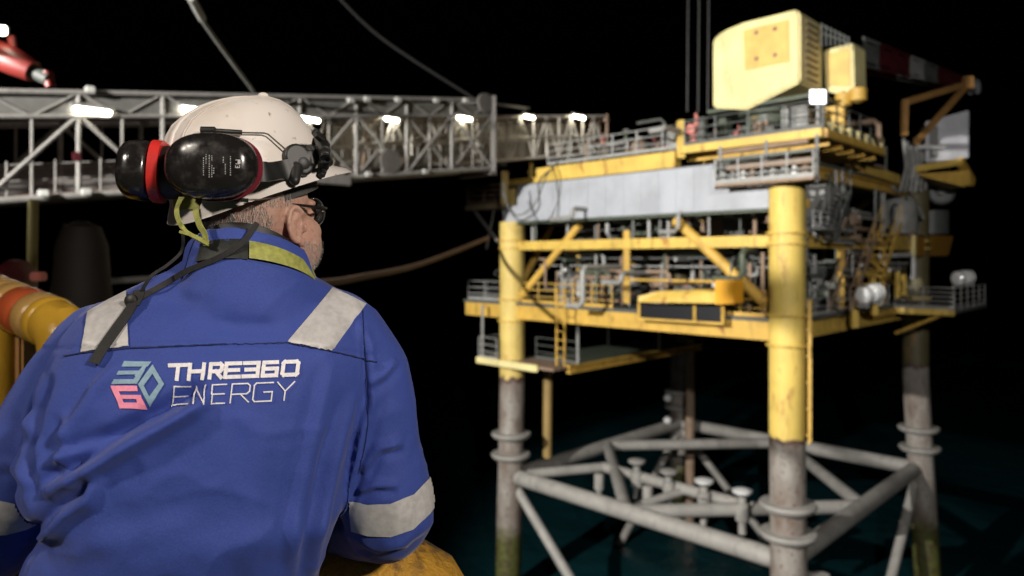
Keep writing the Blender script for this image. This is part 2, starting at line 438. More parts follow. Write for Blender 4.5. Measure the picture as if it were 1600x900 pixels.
# ---- top deck cantilevered past the near leg
TD = pbox(MB(), -1.6, 5.0, -.4, 6.6, 4.75, 5.0).build('top_deck', DGREEN, PF, False)
boxg(pp(-1.65, -.5, 4.85), pp(4.9, -.5, 4.85), .34, .2, YEL, 'edge_beam'); boxg(pp(-1.7, -.4, 4.84), pp(-1.7, 6.7, 4.84), .34, .18, YEL2, 'edge_beam')
for k in range(5): girder(pp(-1.5, .6 + k * 1.4, 4.6), pp(5, .6 + k * 1.4, 4.6), .3, .2, YEL2, 'joist')
for k in range(7):
    c = pp(-1.72, .2 + k * 1.02, 5.02)
    MB().lathe(c, [(.09, -.1), (.09, .18), (.13, .2), (.13, .28), (.04, .33)], Z, 10).build('fixing_stub', PALEY, TD)
railing([pp(4.6, -.45, 5.02), pp(-1.6, -.45, 5.02)], mat=DGREY, r=.03); railing([pp(-1.65, -.4, 5.02), pp(-1.65, 6.5, 5.02)], mat=DGREY, r=.03)
boxg(pp(4.85, -.35, 4.5), pp(4.85, -.35, 6.2), .34, .34, YEL, 'post')
# pipe landing hanging under the top deck, in front of the near leg top
AP = pbox(MB(), -1.7, 2.5, -1.5, -.75, 2.98, 3.08).build('access_platform', BRN, PF, False)
railing([pp(2.5, -1.45, 3.08), pp(-1.65, -1.45, 3.08)], h=1.0, step=1.1, mat=GALV, r=.035)
boxg(pp(2.0, -1.42, 3.72), pp(-1.6, -1.42, 3.72), .2, .1, BRN, 'pipe_tray')

for k, z in enumerate((3.3, 4.1, 4.45)):
    MB().tube([pp(2.6, -1.0, z), pp(-1.3, -1.0, z + .05)], .06 + .02 * k, 8).build('pipe', [GALV, DGREEN, BRN][k], PF)
for k in range(9):
    a_ = 2.3 - k * .44
    MB().lathe(pp(a_, -1.1, 3.1), [(.1, 0), (.16, .03), (.16, .2 + .1 * (k % 3)), (.07, .3 + .1 * (k % 3)), (.12, .5), (.02, .55)], Z, 10).build('valve', [GALV, GREY, WHITEP, BRN, DGREY][k % 5], PF)
for a in (-1.65, .4, 2.45): boxg(pp(a, -1.1, 2.9), pp(a, -1.1, 4.7), .12, .12, GALV, 'hanger')

# ---- left-hand side platforms
pbox(MB(), LA - .1, LA + 3.4, -.6, 2.6, 2.98, 3.12).build('side_landing', BRN, PF, False)
boxg(pp(LA + 3.4, -.66, 3.0), pp(LA - .2, -.66, 3.0), .28, .1, paint('tan_paint', (0.5, 0.4, 0.24), .3, .4), 'edge_beam')
railing([pp(LA + 3.35, -.55, 3.12), pp(LA + .4, -.55, 3.12)], mat=BRN, rails=(1, .75, .5, .25), r=.045); railing([pp(LA + 3.35, -.5, 3.12), pp(LA + 3.35, 2.4, 3.12)], mat=BRN)
fb(pp(LA + 3.1, -.3, 2.95), pp(LA + .5, -.2, .6), .1, GREY, 'strut'); fb(pp(LA + 1.2, -.3, 2.95), pp(LA + 2.0, -.2, .6), .06, GREY, 'strut')
boxg(pp(LA - .1, -.7, 3.05), pp(LA - .1, -.7, 4.9), .4, .3, YEL, 'post')
MB().box(pp(LA + .6, -.4, 5.35), .35, .25, .09, E1, E2).build('junction_box', WHITEP, PF, bevel=.03)
# lower walkway
LWm = pbox(MB(), 12.1, LA + 1.8, -1.1, 1.2, -5.75, -5.62).build('lower_walkway', BRN, PF, False)
boxg(pp(13.2, -1.18, -5.72), pp(LA + 1.8, -1.18, -5.72), .36, .14, PALEY, 'edge_beam')
railing([pp(LA + 1.75, -1.05, -5.62), pp(LA + .2, -1.05, -5.62)], mat=GALV, h=1.2); railing([pp(LA + 1.75, 1.1, -5.62), pp(LA + 1.75, -1.0, -5.62)], mat=GALV, h=1.2)
railing([pp(LA - .9, 1.1, -5.62), pp(12.2, 1.1, -5.62)], mat=DGREY, h=1.2)
girder(pp(12.0, 0, -5.75), pp(12.0, 14, -5.75), .42, .3, YEL2, 'beam'); girder(pp(LA, .6, -5.9), pp(LA, LB, -5.9), .4, .3, DGREEN, 'beam')
pbox(MB(), 12.1, LA, 1.3, 14, -5.7, -5.6).build('cellar_deck', DGREEN, PF, False)
for (a, b) in ((12.1, .9), (12.1, 9), (LA - .2, 9), (LA + 1.6, -.9)): boxg(pp(a, b, -5.6), pp(a, b, -2.6), .14, .14, GREY, 'hanger')
# main-deck laydown bay
LY = MB().prism([nl(997, 463, -1.5), nl(1030, 455, -1.2), nl(1090, 452, -1.2), nl(1121, 456, -1.5), nl(1121, 474, -1.5), nl(997, 472, -1.5)], E2 * 1.3).build('laydown_bay', YEL, PF, False)
MB().prism([nl(1000, 474, -.75), nl(1082, 477, -.75), nl(1082, 501, -.75), nl(1000, 496, -.75)], E2 * .2).build('opening', DARKM, LY, False)
MB().prism([nl(1088, 477, -.75), nl(1127, 479, -.75), nl(1127, 504, -.75), nl(1088, 501, -.75)], E2 * .2).build('opening', DARKM, LY, False)
fr = MB()
for (x0, y0, x1, y1) in ((998, 473, 998, 499), (1085, 476, 1085, 503), (1129, 478, 1129, 507), (997, 498, 1131, 506)):
    fr.bar(nl(x0, y0, -.82), nl(x1, y1, -.82), .14, .1)
fr.build('frame', YEL2, LY, False)
MB().prism([nl(1116, 438, -1.55), nl(1146, 437, -1.55), nl(1147, 475, -1.55), nl(1116, 476, -1.55)], E2 * .9).build('side_box', ORANGE, LY, False, bevel=.04)
MB().tube([nl(985, 437, -1.2), nl(1116, 440, -1.2)], .06, 8).build('handrail', YEL2, LY)

# ---- right-hand cantilever and stairs
pbox(MB(), -3.2, .2, 13.2, LB + 2.2, -2.75, -2.6).build('side_landing', DGREY, PF, False)
boxg(pp(-3.2, 13.1, -2.7), pp(-.2, 13.1, -2.7), .3, .12, YEL, 'edge_beam'); boxg(pp(-.4, 9.5, -2.75), pp(-.4, 13, -2.75), .3, .12, YEL2, 'edge_beam')
railing([pp(-.3, 13.2, -2.6), pp(-3.15, 13.2, -2.6)], h=1.15, mat=GALV, rails=(1, .8, .6, .4, .2)); railing([pp(-3.15, 13.2, -2.6), pp(-3.15, LB + 2, -2.6)], h=1.15, mat=GREY, rails=(1, .75, .5, .25))
fb(pp(-2.6, 13.6, -2.8), pp(-.1, 14.2, -4.0), .1, YEL2, 'strut')
def stair(p, q, w, mat, n=10):
    st = MB(); side = (q - p).cross(Z).normalized() * w
    for sgn in (-.5, .5): st.bar(p + side * sgn, q + side * sgn, .05, .22)
    for sgn in (-.5, .5):
        st.tube([p + side * sgn + Z * .95, q + side * sgn + Z * .95], .03, 6)
        for k in range(4): x = p.lerp(q, k / 3) + side * sgn; st.tube([x, x + Z * .95], .025, 6)
    s_ = st.build('stairway', mat, PF, False)
    for k in range(n):
        x = p.lerp(q, (k + .5) / n); d = (q - p); d.z = 0; d.normalize()
        MB().box(x, .12, w / 2 - .03, .02, d, side.normalized(), Z).build('tread', mat, s_, False)
stair(nr(1312, 486, -.6), nr(1352, 372, -.6), .9, BRN); stair(nr(1352, 462, -.9), nr(1393, 350, -.9), .9, YEL2)
stair(nr(1290, 376, -.6), nr(1315, 300, -.6), .8, DGREY)
# pipes, frames and boxes on the right face
MB().tube([nr(1376, 400, -.4), nr(1424, 398, -.4), nr(1427, 401, -.4), nr(1427, 436, -.4)], .13, 10).build('pipe', WHITEP, PF)
MB().bar(nr(1376, 380, -.3), nr(1424, 380, -.3), .3, .75).build('beam_cover', YEL, PF, False, bevel=.04)
MB().prism([nr(1432, 366, -.6), nr(1490, 369, -.6), nr(1482, 400, -.6), nr(1432, 401, -.6)], E1 * 1.0).build('steel_box', paint('ochre_paint', (0.4, 0.2, 0.03), .4, .4), PF, False, bevel=.05)
MB().box(nr(1427, 384, -.5), .12, .12, .6, E1, E2).build('post', PALEY, PF, False)
for (x0, y0, x1, y1) in ((1341, 426, 1341, 480), (1341, 427, 1390, 427), (1362, 427, 1362, 448), (1402, 424, 1402, 466), (1412, 428, 1412, 462)):
    MB().bar(nr(x0, y0, -.8), nr(x1, y1, -.8), .2, .2).build('davit_frame', YEL, PF, False, bevel=.02)
for (x, y0, y1) in ((1335, 475, 512), (1366, 470, 492)):
    MB().bar(nr(x, y0, -.8), nr(x, y1, -.8), .28, .28).build('post', YEL, PF, False, bevel=.02)
MB().tube([nr(1452, 330, .5), nr(1452, 366, .5)], 1.1, 24).build('process_vessel', DGREY, PF)
MB().lathe(nr(1405, 366, .3), [(.9, 0), (.95, .1), (.95, 1.75), (.7, 2.1), (.05, 2.2)], Z, 24).build('process_vessel', GREY, PF)
vx = (V3((0, 0, CZ)) - nr(1470, 300, -.8)).normalized(); vx.z = 0
fan = MB().lathe(nr(1471, 300, -.8), [(.55, -.7), (.75, -.6), (.75, .2), (.62, .25), (.6, .05), (.01, .02)], vx, 24).build('cooler_drum', DGREY, PF)
MB().lathe(nr(1471, 300, -.8) + vx * .06, [(.2, 0), (.25, .1), (.15, .25), (.01, .28)], vx, 16).build('hub', GREY, fan)
for k in range(6):
    px = 1412 + k * 6
    MB().tube([nr(px, 215 + 6 * (k % 3), -.6), nr(px + 4, 262, -.6), nr(px - 6 + 2 * k, 300, -.5)], .09, 8).build('pipe', [GALV, GREY, GALV][k % 3], PF)
MB().bar(nr(1345, 262, -.3), nr(1402, 281, -.3), .3, .5).build('beam', YEL, PF, False, bevel=.03)
MB().bar(nr(1326, 255, -.3), nr(1345, 262, -.3), .3, .3).build('beam', YEL2, PF, False)
for px in (1306, 1316): MB().tube([nr(px, 262, -.2), nr(px, 345, -.2)], .07, 8).build('pipe', GALV, PF)

# ---- pipework and small plant between the decks
def route(p, dirs):
    pts = [p]
    for d, L in dirs:
        pts.append(pts[-1] + d * L)
    out = [pts[0]]
    for i in range(1, len(pts) - 1):
        a, b, c = pts[i - 1], pts[i], pts[i + 1]
        out += [b.lerp(a, min(.25, .2 / max((b - a).length, .01))), b.lerp(c, min(.25, .2 / max((c - b).length, .01)))]
    return out + [pts[-1]]
rnd = random.Random(11)
pm = [GREY, DGREY, DGREEN, BRN, GALV, DGREY, BRN]
for lev, (z0, z1, n) in enumerate(((-2.3, .4, 42), (1.0, 3.5, 26), (5.1, 6.4, 16))):
    for k in range(n):
        a = rnd.uniform(.5, LA - .8) if lev < 2 else rnd.uniform(-1, 12)
        b = rnd.choice((rnd.uniform(.4, 2.2), rnd.uniform(.4, 16))) if lev < 2 else rnd.uniform(1, 6)
        z = rnd.uniform(z0 + .1, z1)
        L = rnd.uniform(1.0, 4.5); dz = rnd.uniform(z0, z1) - z
        d1 = E1 if rnd.random() < .6 else E2
        d2 = E2 if d1 is E1 else E1
        MB().tube(route(pp(a, b, z), ((d1 * rnd.choice((-1, 1)), L), (Z, dz), (d2, rnd.uniform(.4, 1.6)))), rnd.uniform(.05, .14), 8).build('pipe', rnd.choice(pm), PF)
for lev, (z0, n) in enumerate(((-2.4, 30), (.95, 22), (5.0, 9))):
    for k in range(n):
        a = rnd.uniform(.8, LA - 1) if lev < 2 else rnd.uniform(-.8, 11); b = rnd.uniform(1.0, 9) if lev != 1 else rnd.uniform(5.6, 14)
        if lev == 2: b = rnd.uniform(.4, 5.5)
        c = pp(a, b, z0); q = rnd.random()
        if q < .4:
            r = rnd.uniform(.3, .6); h = rnd.uniform(.9, 1.9) if lev < 2 else rnd.uniform(.5, 1.0)
            t_ = MB().lathe(c, [(r * .9, 0), (r, .06), (r, h), (r * .75, h + r * .3), (.04, h + r * .42)], Z, 16).build('tank', rnd.choice(pm[:5]), PF)
            MB().lathe(c + Z * (h + r * .4), [(.08, 0), (.08, .15), (.16, .16), (.16, .22), (.02, .23)], Z, 10).build('nozzle', GALV, t_)
        elif q < .75:
            h = rnd.uniform(.5, .9) if lev < 2 else rnd.uniform(.3, .5)
            t_ = MB().box(c + Z * h, rnd.uniform(.3, .8), rnd.uniform(.3, .6), h, E1, E2).build('skid', rnd.choice(pm[:5]), PF, False, bevel=.03)
            MB().box(c + Z * (h * 2 + .12), .2, .15, .12, E1, E2).build('control_box', rnd.choice((GALV, WHITEP, YEL2)), t_, False, bevel=.02)
        else:
            r = rnd.uniform(.25, .4)
            t_ = MB().lathe(c + Z * (r + .35) - E1 * .8, [(.02, 0), (r * .7, .08), (r, .25), (r, 1.4), (r * .7, 1.56), (.02, 1.64)], E1, 16).build('tank', rnd.choice(pm[:5]), PF)
            for s_ in (-.4, .4): MB().box(c + E1 * s_ + Z * .2, .06, r * .8, .2, E1, E2).build('saddle', DGREY, t_, False)
for k in range(26):
    lev = k % 3; z0 = (-2.2, 1.1, 5.1)[lev]
    a = rnd.uniform(.6, 12); b = rnd.uniform(.3, 2.0) if lev != 2 else rnd.uniform(-.1, 3); c = pp(a, b, z0 + rnd.uniform(.2, 1.0))
    v_ = MB().lathe(c - Z * .2, [(.1, 0), (.18, .02), (.18, .08), (.09, .1), (.12, .25), (.05, .34), (.04, .5)], Z, 10).build('valve', rnd.choice((GREY, DGREEN, BRN, PINK)), PF)
    MB().lathe(c + Z * .3, [(.13, 0), (.17, .015), (.17, .035), (.13, .05)], Z, 12).build('hand_wheel', rnd.choice((REDM, GALV, YEL2)), v_)
for k in range(46):  # more pipes for the tangle on the right face, in thinner runs
    a = rnd.uniform(-.7, .4); b = rnd.uniform(1.2, 17); z = rnd.uniform(-2.2, 4.6); q = rnd.random()
    if q < .4: p1 = pp(a, b, z + rnd.uniform(.8, 2.6))
    elif q < .8: p1 = pp(a, b + rnd.uniform(1, 4), z + rnd.uniform(-.1, .1))
    else: p1 = pp(a - .1, b + rnd.uniform(.5, 1.5), z + rnd.uniform(-1, 1))
    MB().tube([pp(a, b, z), p1], rnd.uniform(.035, .1), 8).build('thin_pipe', rnd.choice((GALV, GREY, DGREY, BRN, GALV, DGREEN)), PF)
for k in range(40):
    a = rnd.uniform(.3, LA - .5); b = rnd.uniform(.1, 1.4); z = rnd.choice((-2.3, 1.0)); h = rnd.uniform(.6, 2.6)
    MB().tube([pp(a, b, z), pp(a + rnd.uniform(-.05, .05), b, z + h)], rnd.uniform(.03, .09), 8).build('thin_pipe', rnd.choice((GALV, GREY, DGREY, DGREEN, BRN)), PF)
for k in range(26):
    a = rnd.uniform(.8, LA - 1.2); b = rnd.uniform(4, 13); z = (-2.4, .95)[k % 2]; h = rnd.uniform(.5, 1.35)
    t_ = MB().box(pp(a, b, z + h), rnd.uniform(.4, 1.1), rnd.uniform(.3, .8), h, E1, E2).build('equipment_housing', rnd.choice((DGREY, DGREEN, DGREY, GREY, BRN)), PF, False, bevel=.04)
    MB().box(pp(a, b, z + h * 1.3) - E2 * .85, .25, .06, .2, E1, E2).build('gauge_panel', rnd.choice((GALV, WHITEP, YEL2, DGREY)), t_, False, bevel=.02)
for k in range(14):
    a = rnd.uniform(-1.3, 4.2); b = rnd.uniform(-.1, 5.8); h = rnd.uniform(.25, .75)
    MB().box(pp(a, b, 5.0 + h), rnd.uniform(.15, .5), rnd.uniform(.15, .4), h, E1, E2).build('deck_locker', rnd.choice((DGREEN, DGREY, DGREEN, YEL2, BRN, GREY)), PF, False, bevel=.03)
for k in range(5):
    z_ = (-.35, .05, 1.9, 2.6, 3.3)[k]
    MB().bar(pp(.8, 1.7 + .2 * k, z_), pp(LA - .8, 1.7 + .2 * k, z_), .35, .08).build('cable_tray', (GREY, DGREY, DGREEN, GREY, DGREY)[k], PF, False)
# yellow valve skid by the gangway landing
for (x, y) in ((830, 262), (885, 262), (905, 264), (868, 278), (940, 255)):
    p = nl(x, y, .8)
    v_ = MB().lathe(p - Z * .9, [(.16, 0), (.16, .6), (.24, .62), (.24, .7), (.12, .74), (.12, 1.1), (.2, 1.12), (.2, 1.2), (.05, 1.25)], Z, 12).build('valve', YEL, PF)
for (p, q) in (((845, 288), (930, 262)), ((850, 276), (900, 268)), ((895, 272), (1000, 248))):
    MB().tube([nl(*p, b=.5), nl(*q, b=.5)], .14, 10).build('pipe', YEL2, PF)

# ------------------------------------------------------------------ ladders (bolted on, but read as things of their own)
def ladder(p, q, w, side, name, label, mat, hoops=0, outw=None):
    t = empty(name, p, label, 'ladder')
    for s_ in (-.5, .5): MB().bar(p + side * w * s_, q + side * w * s_, .09, .07, side).build('stringer', mat, t, False)
    n = int((q - p).length / .42)
    for k in range(1, n): x = p.lerp(q, k / n); MB().tube([x - side * w * .5, x + side * w * .5], .025, 6).build('rung', mat, t)
    for k in range(hoops):
        x = p.lerp(q, (k + .5) / hoops); mb = MB(); pts = [x + side * w * .55 * math.cos(u) + outw * .62 * math.sin(u) for u in [math.pi * i / 8 for i in range(9)]]
        mb.tube(pts, .03, 6).build('hoop', mat, t)
ladder(nl(876, 572, -1.25), nl(876, 450, -1.25), .55, E1, 'access_ladder', 'yellow ladder from lower walkway up to main deck beside the far-left leg', YEL2)
ldo = V3((.87, -.49, 0)) * .86
ladder(pp(0, 0, -7.3) + ldo, pp(0, 0, -1.6) + ldo, .42, V3((.49, .87, 0)), 'leg_ladder', 'yellow ladder fixed tight to the side of the near leg', YEL2)
for k in range(6):
    z_ = -7.0 + k * 1.05
    MB().bar(pp(0, 0, z_) + ldo * .72, pp(0, 0, z_) + ldo * 1.08, .06, .06).build('ladder_bracket', YEL, PF, False)

# ------------------------------------------------------------------ crane
CR = empty('pedestal_crane', pp(2.4, 3.2, 5.0), 'pale yellow pedestal crane with red and white boom on the platform top deck', 'crane')
MB().lathe(pp(2.4, 3.4, 5.0), [(1.15, 0), (1.15, .25), (.95, .3), (.95, 1.5), (1.3, 1.6), (1.3, 1.9)], Z, 28).build('pedestal', DGREEN, CR)
bF = 1.5
outl = [(1113, 62), (1124, 52), (1136, 45), (1160, 35), (1245, 14), (1250, 24), (1250, 128), (1165, 171), (1113, 168)]
hs = MB().prism([nl(x, y, bF) for x, y in outl], E2 * 2.6).build('machinery_house', PALEY, CR, False, bevel=.09)
hp = MB().prism([nl(x, y, bF - .05) for x, y in ((1161, 47), (1232, 30), (1233, 96), (1164, 110))], E2 * .08).build('hatch_panel', HATCHY, CR, False, bevel=.03)
for x, y in ((1182, 51), (1211, 45), (1182, 92), (1211, 86)):
    MB().lathe(nl(x, y, bF - .05), [(.1, 0), (.1, .05), (.05, .09), (.01, .1)], -E2, 10).build('bolt', BRN, hp)
# ladder-like rib strip on the right flank and grab rails
fl = MB()
for k in range(9):
    p = nl(1250, 30 + k * 11, bF) + E2 * .5 - E1 * .06; fl.bar(p, p + E2 * 1.3, .08, .08)
fl.build('louvre', BRN, hs, False)
MB().prism([nl(x, y, 3.9) for x, y in ((1287, 78), (1333, 66), (1335, 142), (1322, 150), (1290, 142))], E2 * 1.6).build('side_housing', PALEY, CR, False, bevel=.06)
MB().prism([nl(x, y, 3.84) for x, y in ((1294, 84), (1327, 75), (1328, 134), (1297, 134))], E2 * .05).build('door', HATCHY, CR, False)
pr = MB()
for k in range(7):
    p = nl(1284 + k * 7, 72, 2.9); pr.tube([p, nl(1284 + k * 7, 36 + k * 3.6, 2.9)], .03, 6)
pr.tube([nl(1284, 39, 2.9), nl(1326, 60, 2.9)], .03, 6); pr.tube([nl(1284, 52, 2.9), nl(1326, 66, 2.9)], .03, 6)
pr.build('guard_rail', DGREY, CR)
pbox(MB(), -.6, 4.6, 1.6, 6.0, 6.75, 6.9).build('turntable_floor', DGREEN, CR, False)
for (x, y) in ((1318, 158), (1341, 150)):
    MB().lathe(nl(x, y, 3.9), [(.1, -.3), (.35, -.2), (.35, .3), (.1, .4)], Z, 14).build('winch', YEL2, CR)
# boom: lattice box in painted bands
B0, B1 = at(1335, 84, 37.5), at(1520, 136, 43.5)
cols = [DGREY, DRED, DRED, GREY, DGREY, DRED, DRED, DGREY]
bd = (B1 - B0); sd = bd.cross(Z).normalized(); ud = sd.cross(bd).normalized()
for k in range(8):
    p, q = B0.lerp(B1, k / 8), B0.lerp(B1, (k + 1) / 8 - .002); h0, h1 = .68 - .055 * k, .68 - .055 * (k + 1)
    sg = MB()
    for i, j in ((1, 1), (1, -1), (-1, 1), (-1, -1)):
        sg.tube([p + sd * h0 * i * .7 + ud * h0 * j, q + sd * h1 * i * .7 + ud * h1 * j], .085, 8)
    for i in (-1, 1):
        sg.bar(p + sd * h0 * i * .7, q + sd * h1 * i * .7, .03, (h0 + h1) * .72)
        sg.tube([p + sd * h0 * i * .7 + ud * h0, q + sd * h1 * i * .7 - ud * h1], .05, 6); sg.tube([p + sd * h0 * i * .7 - ud * h0, q + sd * h1 * i * .7 + ud * h1], .05, 6)
    sg.build('boom_section', cols[k], CR)
MB().lathe(B1 + bd.normalized() * .1 - sd * .25, [(.1, 0), (.42, .05), (.36, .2), (.36, .3), (.42, .45), (.1, .5)], sd, 18).build('sheave', CABW, CR)
# boom rest
BR = empty('boom_rest', at(1430, 222, 40.5), 'rust brown steel frame holding up the crane boom tip', 'boom rest')
MB().bar(at(1413, 160, 40), at(1511, 131, 42.5), .3, .34).build('cross_beam', BROWNF, BR, False, bevel=.03)
MB().bar(at(1511, 133, 42.5), at(1430, 224, 40.5), .26, .3).build('strut', BROWNF, BR, False, bevel=.03)
MB().bar(at(1414, 156, 40), at(1413, 212, 40), .3, .3).build('post', BROWNF, BR, False, bevel=.03)
MB().box(at(1510, 130, 42.5), .3, .3, .35).build('saddle', BROWNF, BR, False, bevel=.05)
for i, px in enumerate((1074, 1091, 1106)):
    w_ = MB().tube([at(px, 175, 36), at(px + 2, -60, 36)], .05, 6).build('crane_wire', HOIST)
    tag(w_, 'thin dark hoist wire hanging straight down behind the yellow crane house', 'wire', 'hoist wires beside the crane')

# ------------------------------------------------------------------ things standing on the platform
CB = empty('equipment_cabin', at(1478, 250, 43), 'white ribbed equipment cabin on a yellow frame at the right end of platform', 'cabin')
cp = [at(1446, 190, 42), at(1514, 172, 42), at(1514, 246, 42), at(1446, 254, 42)]
cdv = V3((.9, 2.2, 0))
MB().prism(cp, cdv).build('wall', CABW, CB, False, bevel=.04)
rbm = MB()
for k in range(1, 12):
    u = k / 12; a_, b_ = cp[0].lerp(cp[1], u), cp[3].lerp(cp[2], u); rbm.bar(a_ + V3((0, -.03, -.1)), b_ + V3((0, -.03, .1)), .06, .06, V3((0, 1, 0)))
rbm.build('rib', CABW, CB, False)
MB().bar(at(1426, 265, 41.5), at(1500, 253, 41.5), .4, .34).build('base_beam', YEL, CB, False, bevel=.03)
MB().bar(at(1500, 252, 41.5), at(1519, 285, 43), .3, .5).build('base_beam', YEL2, CB, False, bevel=.03)
MB().prism([at(1430, 272, 41.6), at(1516, 266, 41.6), at(1516, 288, 41.6), at(1505, 292, 41.6)], V3((.6, 2.2, 0))).build('floor_frame', YEL2, CB, False)
MB().bar(at(1430, 230, 41.6), at(1478, 230, 41.6), .14, .2).build('handrail', WHITEP, CB, False)
MB().prism([at(1452, 200, 41.94), at(1466, 197, 41.94), at(1466, 246, 41.94), at(1452, 248, 41.94)], V3((0, .05, 0))).build('door', GREY, CB, False)

FL = empty('floodlight', nl(1278, 196, -.3), 'lit square white floodlight on a post beneath the crane house', 'floodlight')
MB().tube([nl(1278, 198, -.3), nl(1278, 160, -.3)], .07, 8).build('post', GALV, FL)
fh = MB().prism([nl(1264, 139, -.5), nl(1291, 139, -.5), nl(1291, 163, -.5), nl(1264, 163, -.5)], E2 * .3).build('housing', GREY, FL, False, bevel=.03)
MB().prism([nl(1266, 141, -.56), nl(1289, 141, -.56), nl(1289, 161, -.56), nl(1266, 161, -.56)], E2 * .055).build('lens', FLOODE, FL, False)

def raft(c, ax, label, grp):
    t = empty('life_raft_canister', c - Z * .6, label, 'life raft', grp)
    ax = V3(ax).normalized()
    body = MB().lathe(c - ax * .6, [(.02, 0), (.3, .04), (.39, .14), (.39, .56), (.42, .58), (.42, .63), (.39, .65), (.39, 1.06), (.3, 1.16), (.02, 1.2)], ax, 24).build('canister', simple('gelcoat_white', (.82, .82, .82), .3, coat=.5), t)
    for s_ in (.3, .9): MB().lathe(c - ax * .6 + ax * s_, [(.393, -.03), (.405, -.025), (.405, .025), (.393, .03)], ax, 24).build('band', GALV, body)
    for s_ in (-.4, .4): MB().box(c + ax * s_ - Z * .44, .06, .3, .1, ax, ax.cross(Z), Z).build('cradle', GALV, t, False)
raft(nr(1360, 459, -1.6), (1, .35, .18), 'white barrel-shaped life raft canister beside the yellow davit frame', None)
raft(nr(1505, 435, -2.6) if False else at(1505, 434, 41.5), (1, .3, .1), 'white life raft canister at the outer end of right-hand landing', None)
# red fire monitor and cans
def monitor(p, s, label):
    t = empty('fire_monitor', p, label, 'fire monitor')
    MB().lathe(p, [(.3 * s, 0), (.3 * s, .1 * s), (.16 * s, .14 * s), (.16 * s, .6 * s), (.28 * s, .66 * s), (.28 * s, .9 * s), (.1 * s, 1.0 * s)], Z, 14).build('stand_pipe', PINK, t)
    MB().tube([p + Z * .8 * s, p + Z * 1.15 * s - E1 * .2 * s, p + Z * 1.5 * s - E1 * .1 * s], [.13 * s, .1 * s, .07 * s], 10).build('nozzle', PINK, t)
    MB().lathe(p + Z * .75 * s - E2 * .35 * s, [(.18 * s, 0), (.24 * s, .02 * s), (.24 * s, .06 * s), (.18 * s, .08 * s)], E2, 14).build('hand_wheel', PINK, t)
monitor(nl(1084, 228, -.1), .95, 'faded red fire monitor beside the yellow post on the top deck')
monitor(nl(1152, 220, .0), .45, 'small red valve stand behind the rail below the crane house')
monitor(nl(1043, 243, .6), .5, 'small dark red valve stand left of the yellow post')

# ------------------------------------------------------------------ walk-to-work gangway
G0, GD = V3((-16.0, 23.3, 0)), V3((15.0, 14.7, 0))
GN = V3((-.70, .714, 0)); GW = 2.3
def gp(t, f, w=0.0):
    """t along the span, f height fraction (0 floor, 1 top), w metres away from the near side"""
    zb = 1.82 + 2.82 * t; zt_ = 5.25 + 2.86 * t
    return G0 + GD * t + GN * w + Z * (CZ + zb + (zt_ - zb) * f)
GG = empty('ship_gangway', gp(0, 0), 'grey lattice gangway with white lamps reaching from the ship to the platform', 'gangway')
t0, t1 = -.28, 1.0
for w in (0, GW):
    for f, r in ((0.0, .13), (1.0, .1), (.77, .09)):
        MB().tube([gp(t0, f, w), gp(t1, f, w)], r, 10).build('chord', GANGM, GG)
MB().prism([gp(t0, .80, 0), gp(t1, .80, 0), gp(t1, .95, 0), gp(t0, .95, 0)], GN * .05).build('cable_tray', paint('tray_grey', (.13, .127, .12), .2, .5, .5, 3), GG, False)
MB().prism([gp(t0, .80, GW), gp(t1, .80, GW), gp(t1, .965, GW), gp(t0, .965, GW)], GN * .05).build('cable_tray', GANGD, GG, False)
MB().prism([gp(t0, .79, .1), gp(t1, .79, .1), gp(t1, .79, GW - .1), gp(t0, .79, GW - .1)], Z * .03).build('roof_panel', GANGD, GG, False)
MB().prism([gp(t0, .03, .1), gp(t1, .03, .1), gp(t1, .03, GW - .1), gp(t0, .03, GW - .1)], Z * .05).build('floor', RUSTF, GG, False)
MB().prism([gp(t0, .04, GW - .06), gp(t1, .04, GW - .06), gp(t1, .38, GW - .06), gp(t0, .38, GW - .06)], GN * .03).build('side_screen', GANGD, GG, False)
NP = 10
ts = [t0 + (t1 - t0) * k / NP for k in range(NP + 1)]
for w in (0, GW):
    for k, t in enumerate(ts):
        MB().tube([gp(t, 0, w), gp(t, 1, w)], .085, 8).build('upright', GANGM, GG)
        if k < NP:
            u = ts[k + 1]; m_ = (t + u) / 2
            if k % 2: MB().tube([gp(t, .78, w), gp(u, .0, w)], .075, 8).build('diagonal', GANGM, GG)
            else: MB().tube([gp(t, .0, w), gp(u, .78, w)], .075, 8).build('diagonal', GANGM, GG)
            MB().tube([gp(m_, .02, w), gp(m_, .78, w)], .045, 6).build('upright', GANGM, GG)
            if k > 4: MB().tube([gp(t, 0, w), gp(u, .78, w)] if k % 2 else [gp(t, .78, w), gp(u, 0, w)], .05, 6).build('diagonal', GANGM, GG)
for k, t in enumerate(ts):
    for f in (0, .78): MB().tube([gp(t, f, 0), gp(t, f, GW)], .07, 8).build('cross_member', GANGM, GG)
for w in (.25, GW - .25):
    for f in (.18, .33): MB().tube([gp(t0, f, w), gp(1.0, f, w)], .03, 6).build('handrail', GANGM, GG)
for w in (-.02, GW):
    for k in range(2 * NP):
        a_, b_ = t0 + (t1 - t0) * k / (2 * NP), t0 + (t1 - t0) * (k + 1) / (2 * NP)
        MB().tube([gp(a_, .77 if k % 2 else 1, w), gp(b_, 1 if k % 2 else .77, w)], .045, 6).build('lacing', GANGM, GG)
        if w < 0 or k > 7: MB().tube([gp((a_ + b_) / 2, .02, w + .06), gp((a_ + b_) / 2, .36, w + .06)], .03, 6).build('rail_post', GANGM, GG)
for k in range(22):
    t_ = .36 + .64 * k / 22; w = (.5, 1.1, 1.7)[k % 3]
    MB().tube([gp(t_, .05, w), gp(t_ + .02, .76, w)], (.035, .06)[k % 2], 6).build('service_pipe', (GANGM, WHITEP, GANGM, BRN)[k % 4], GG)
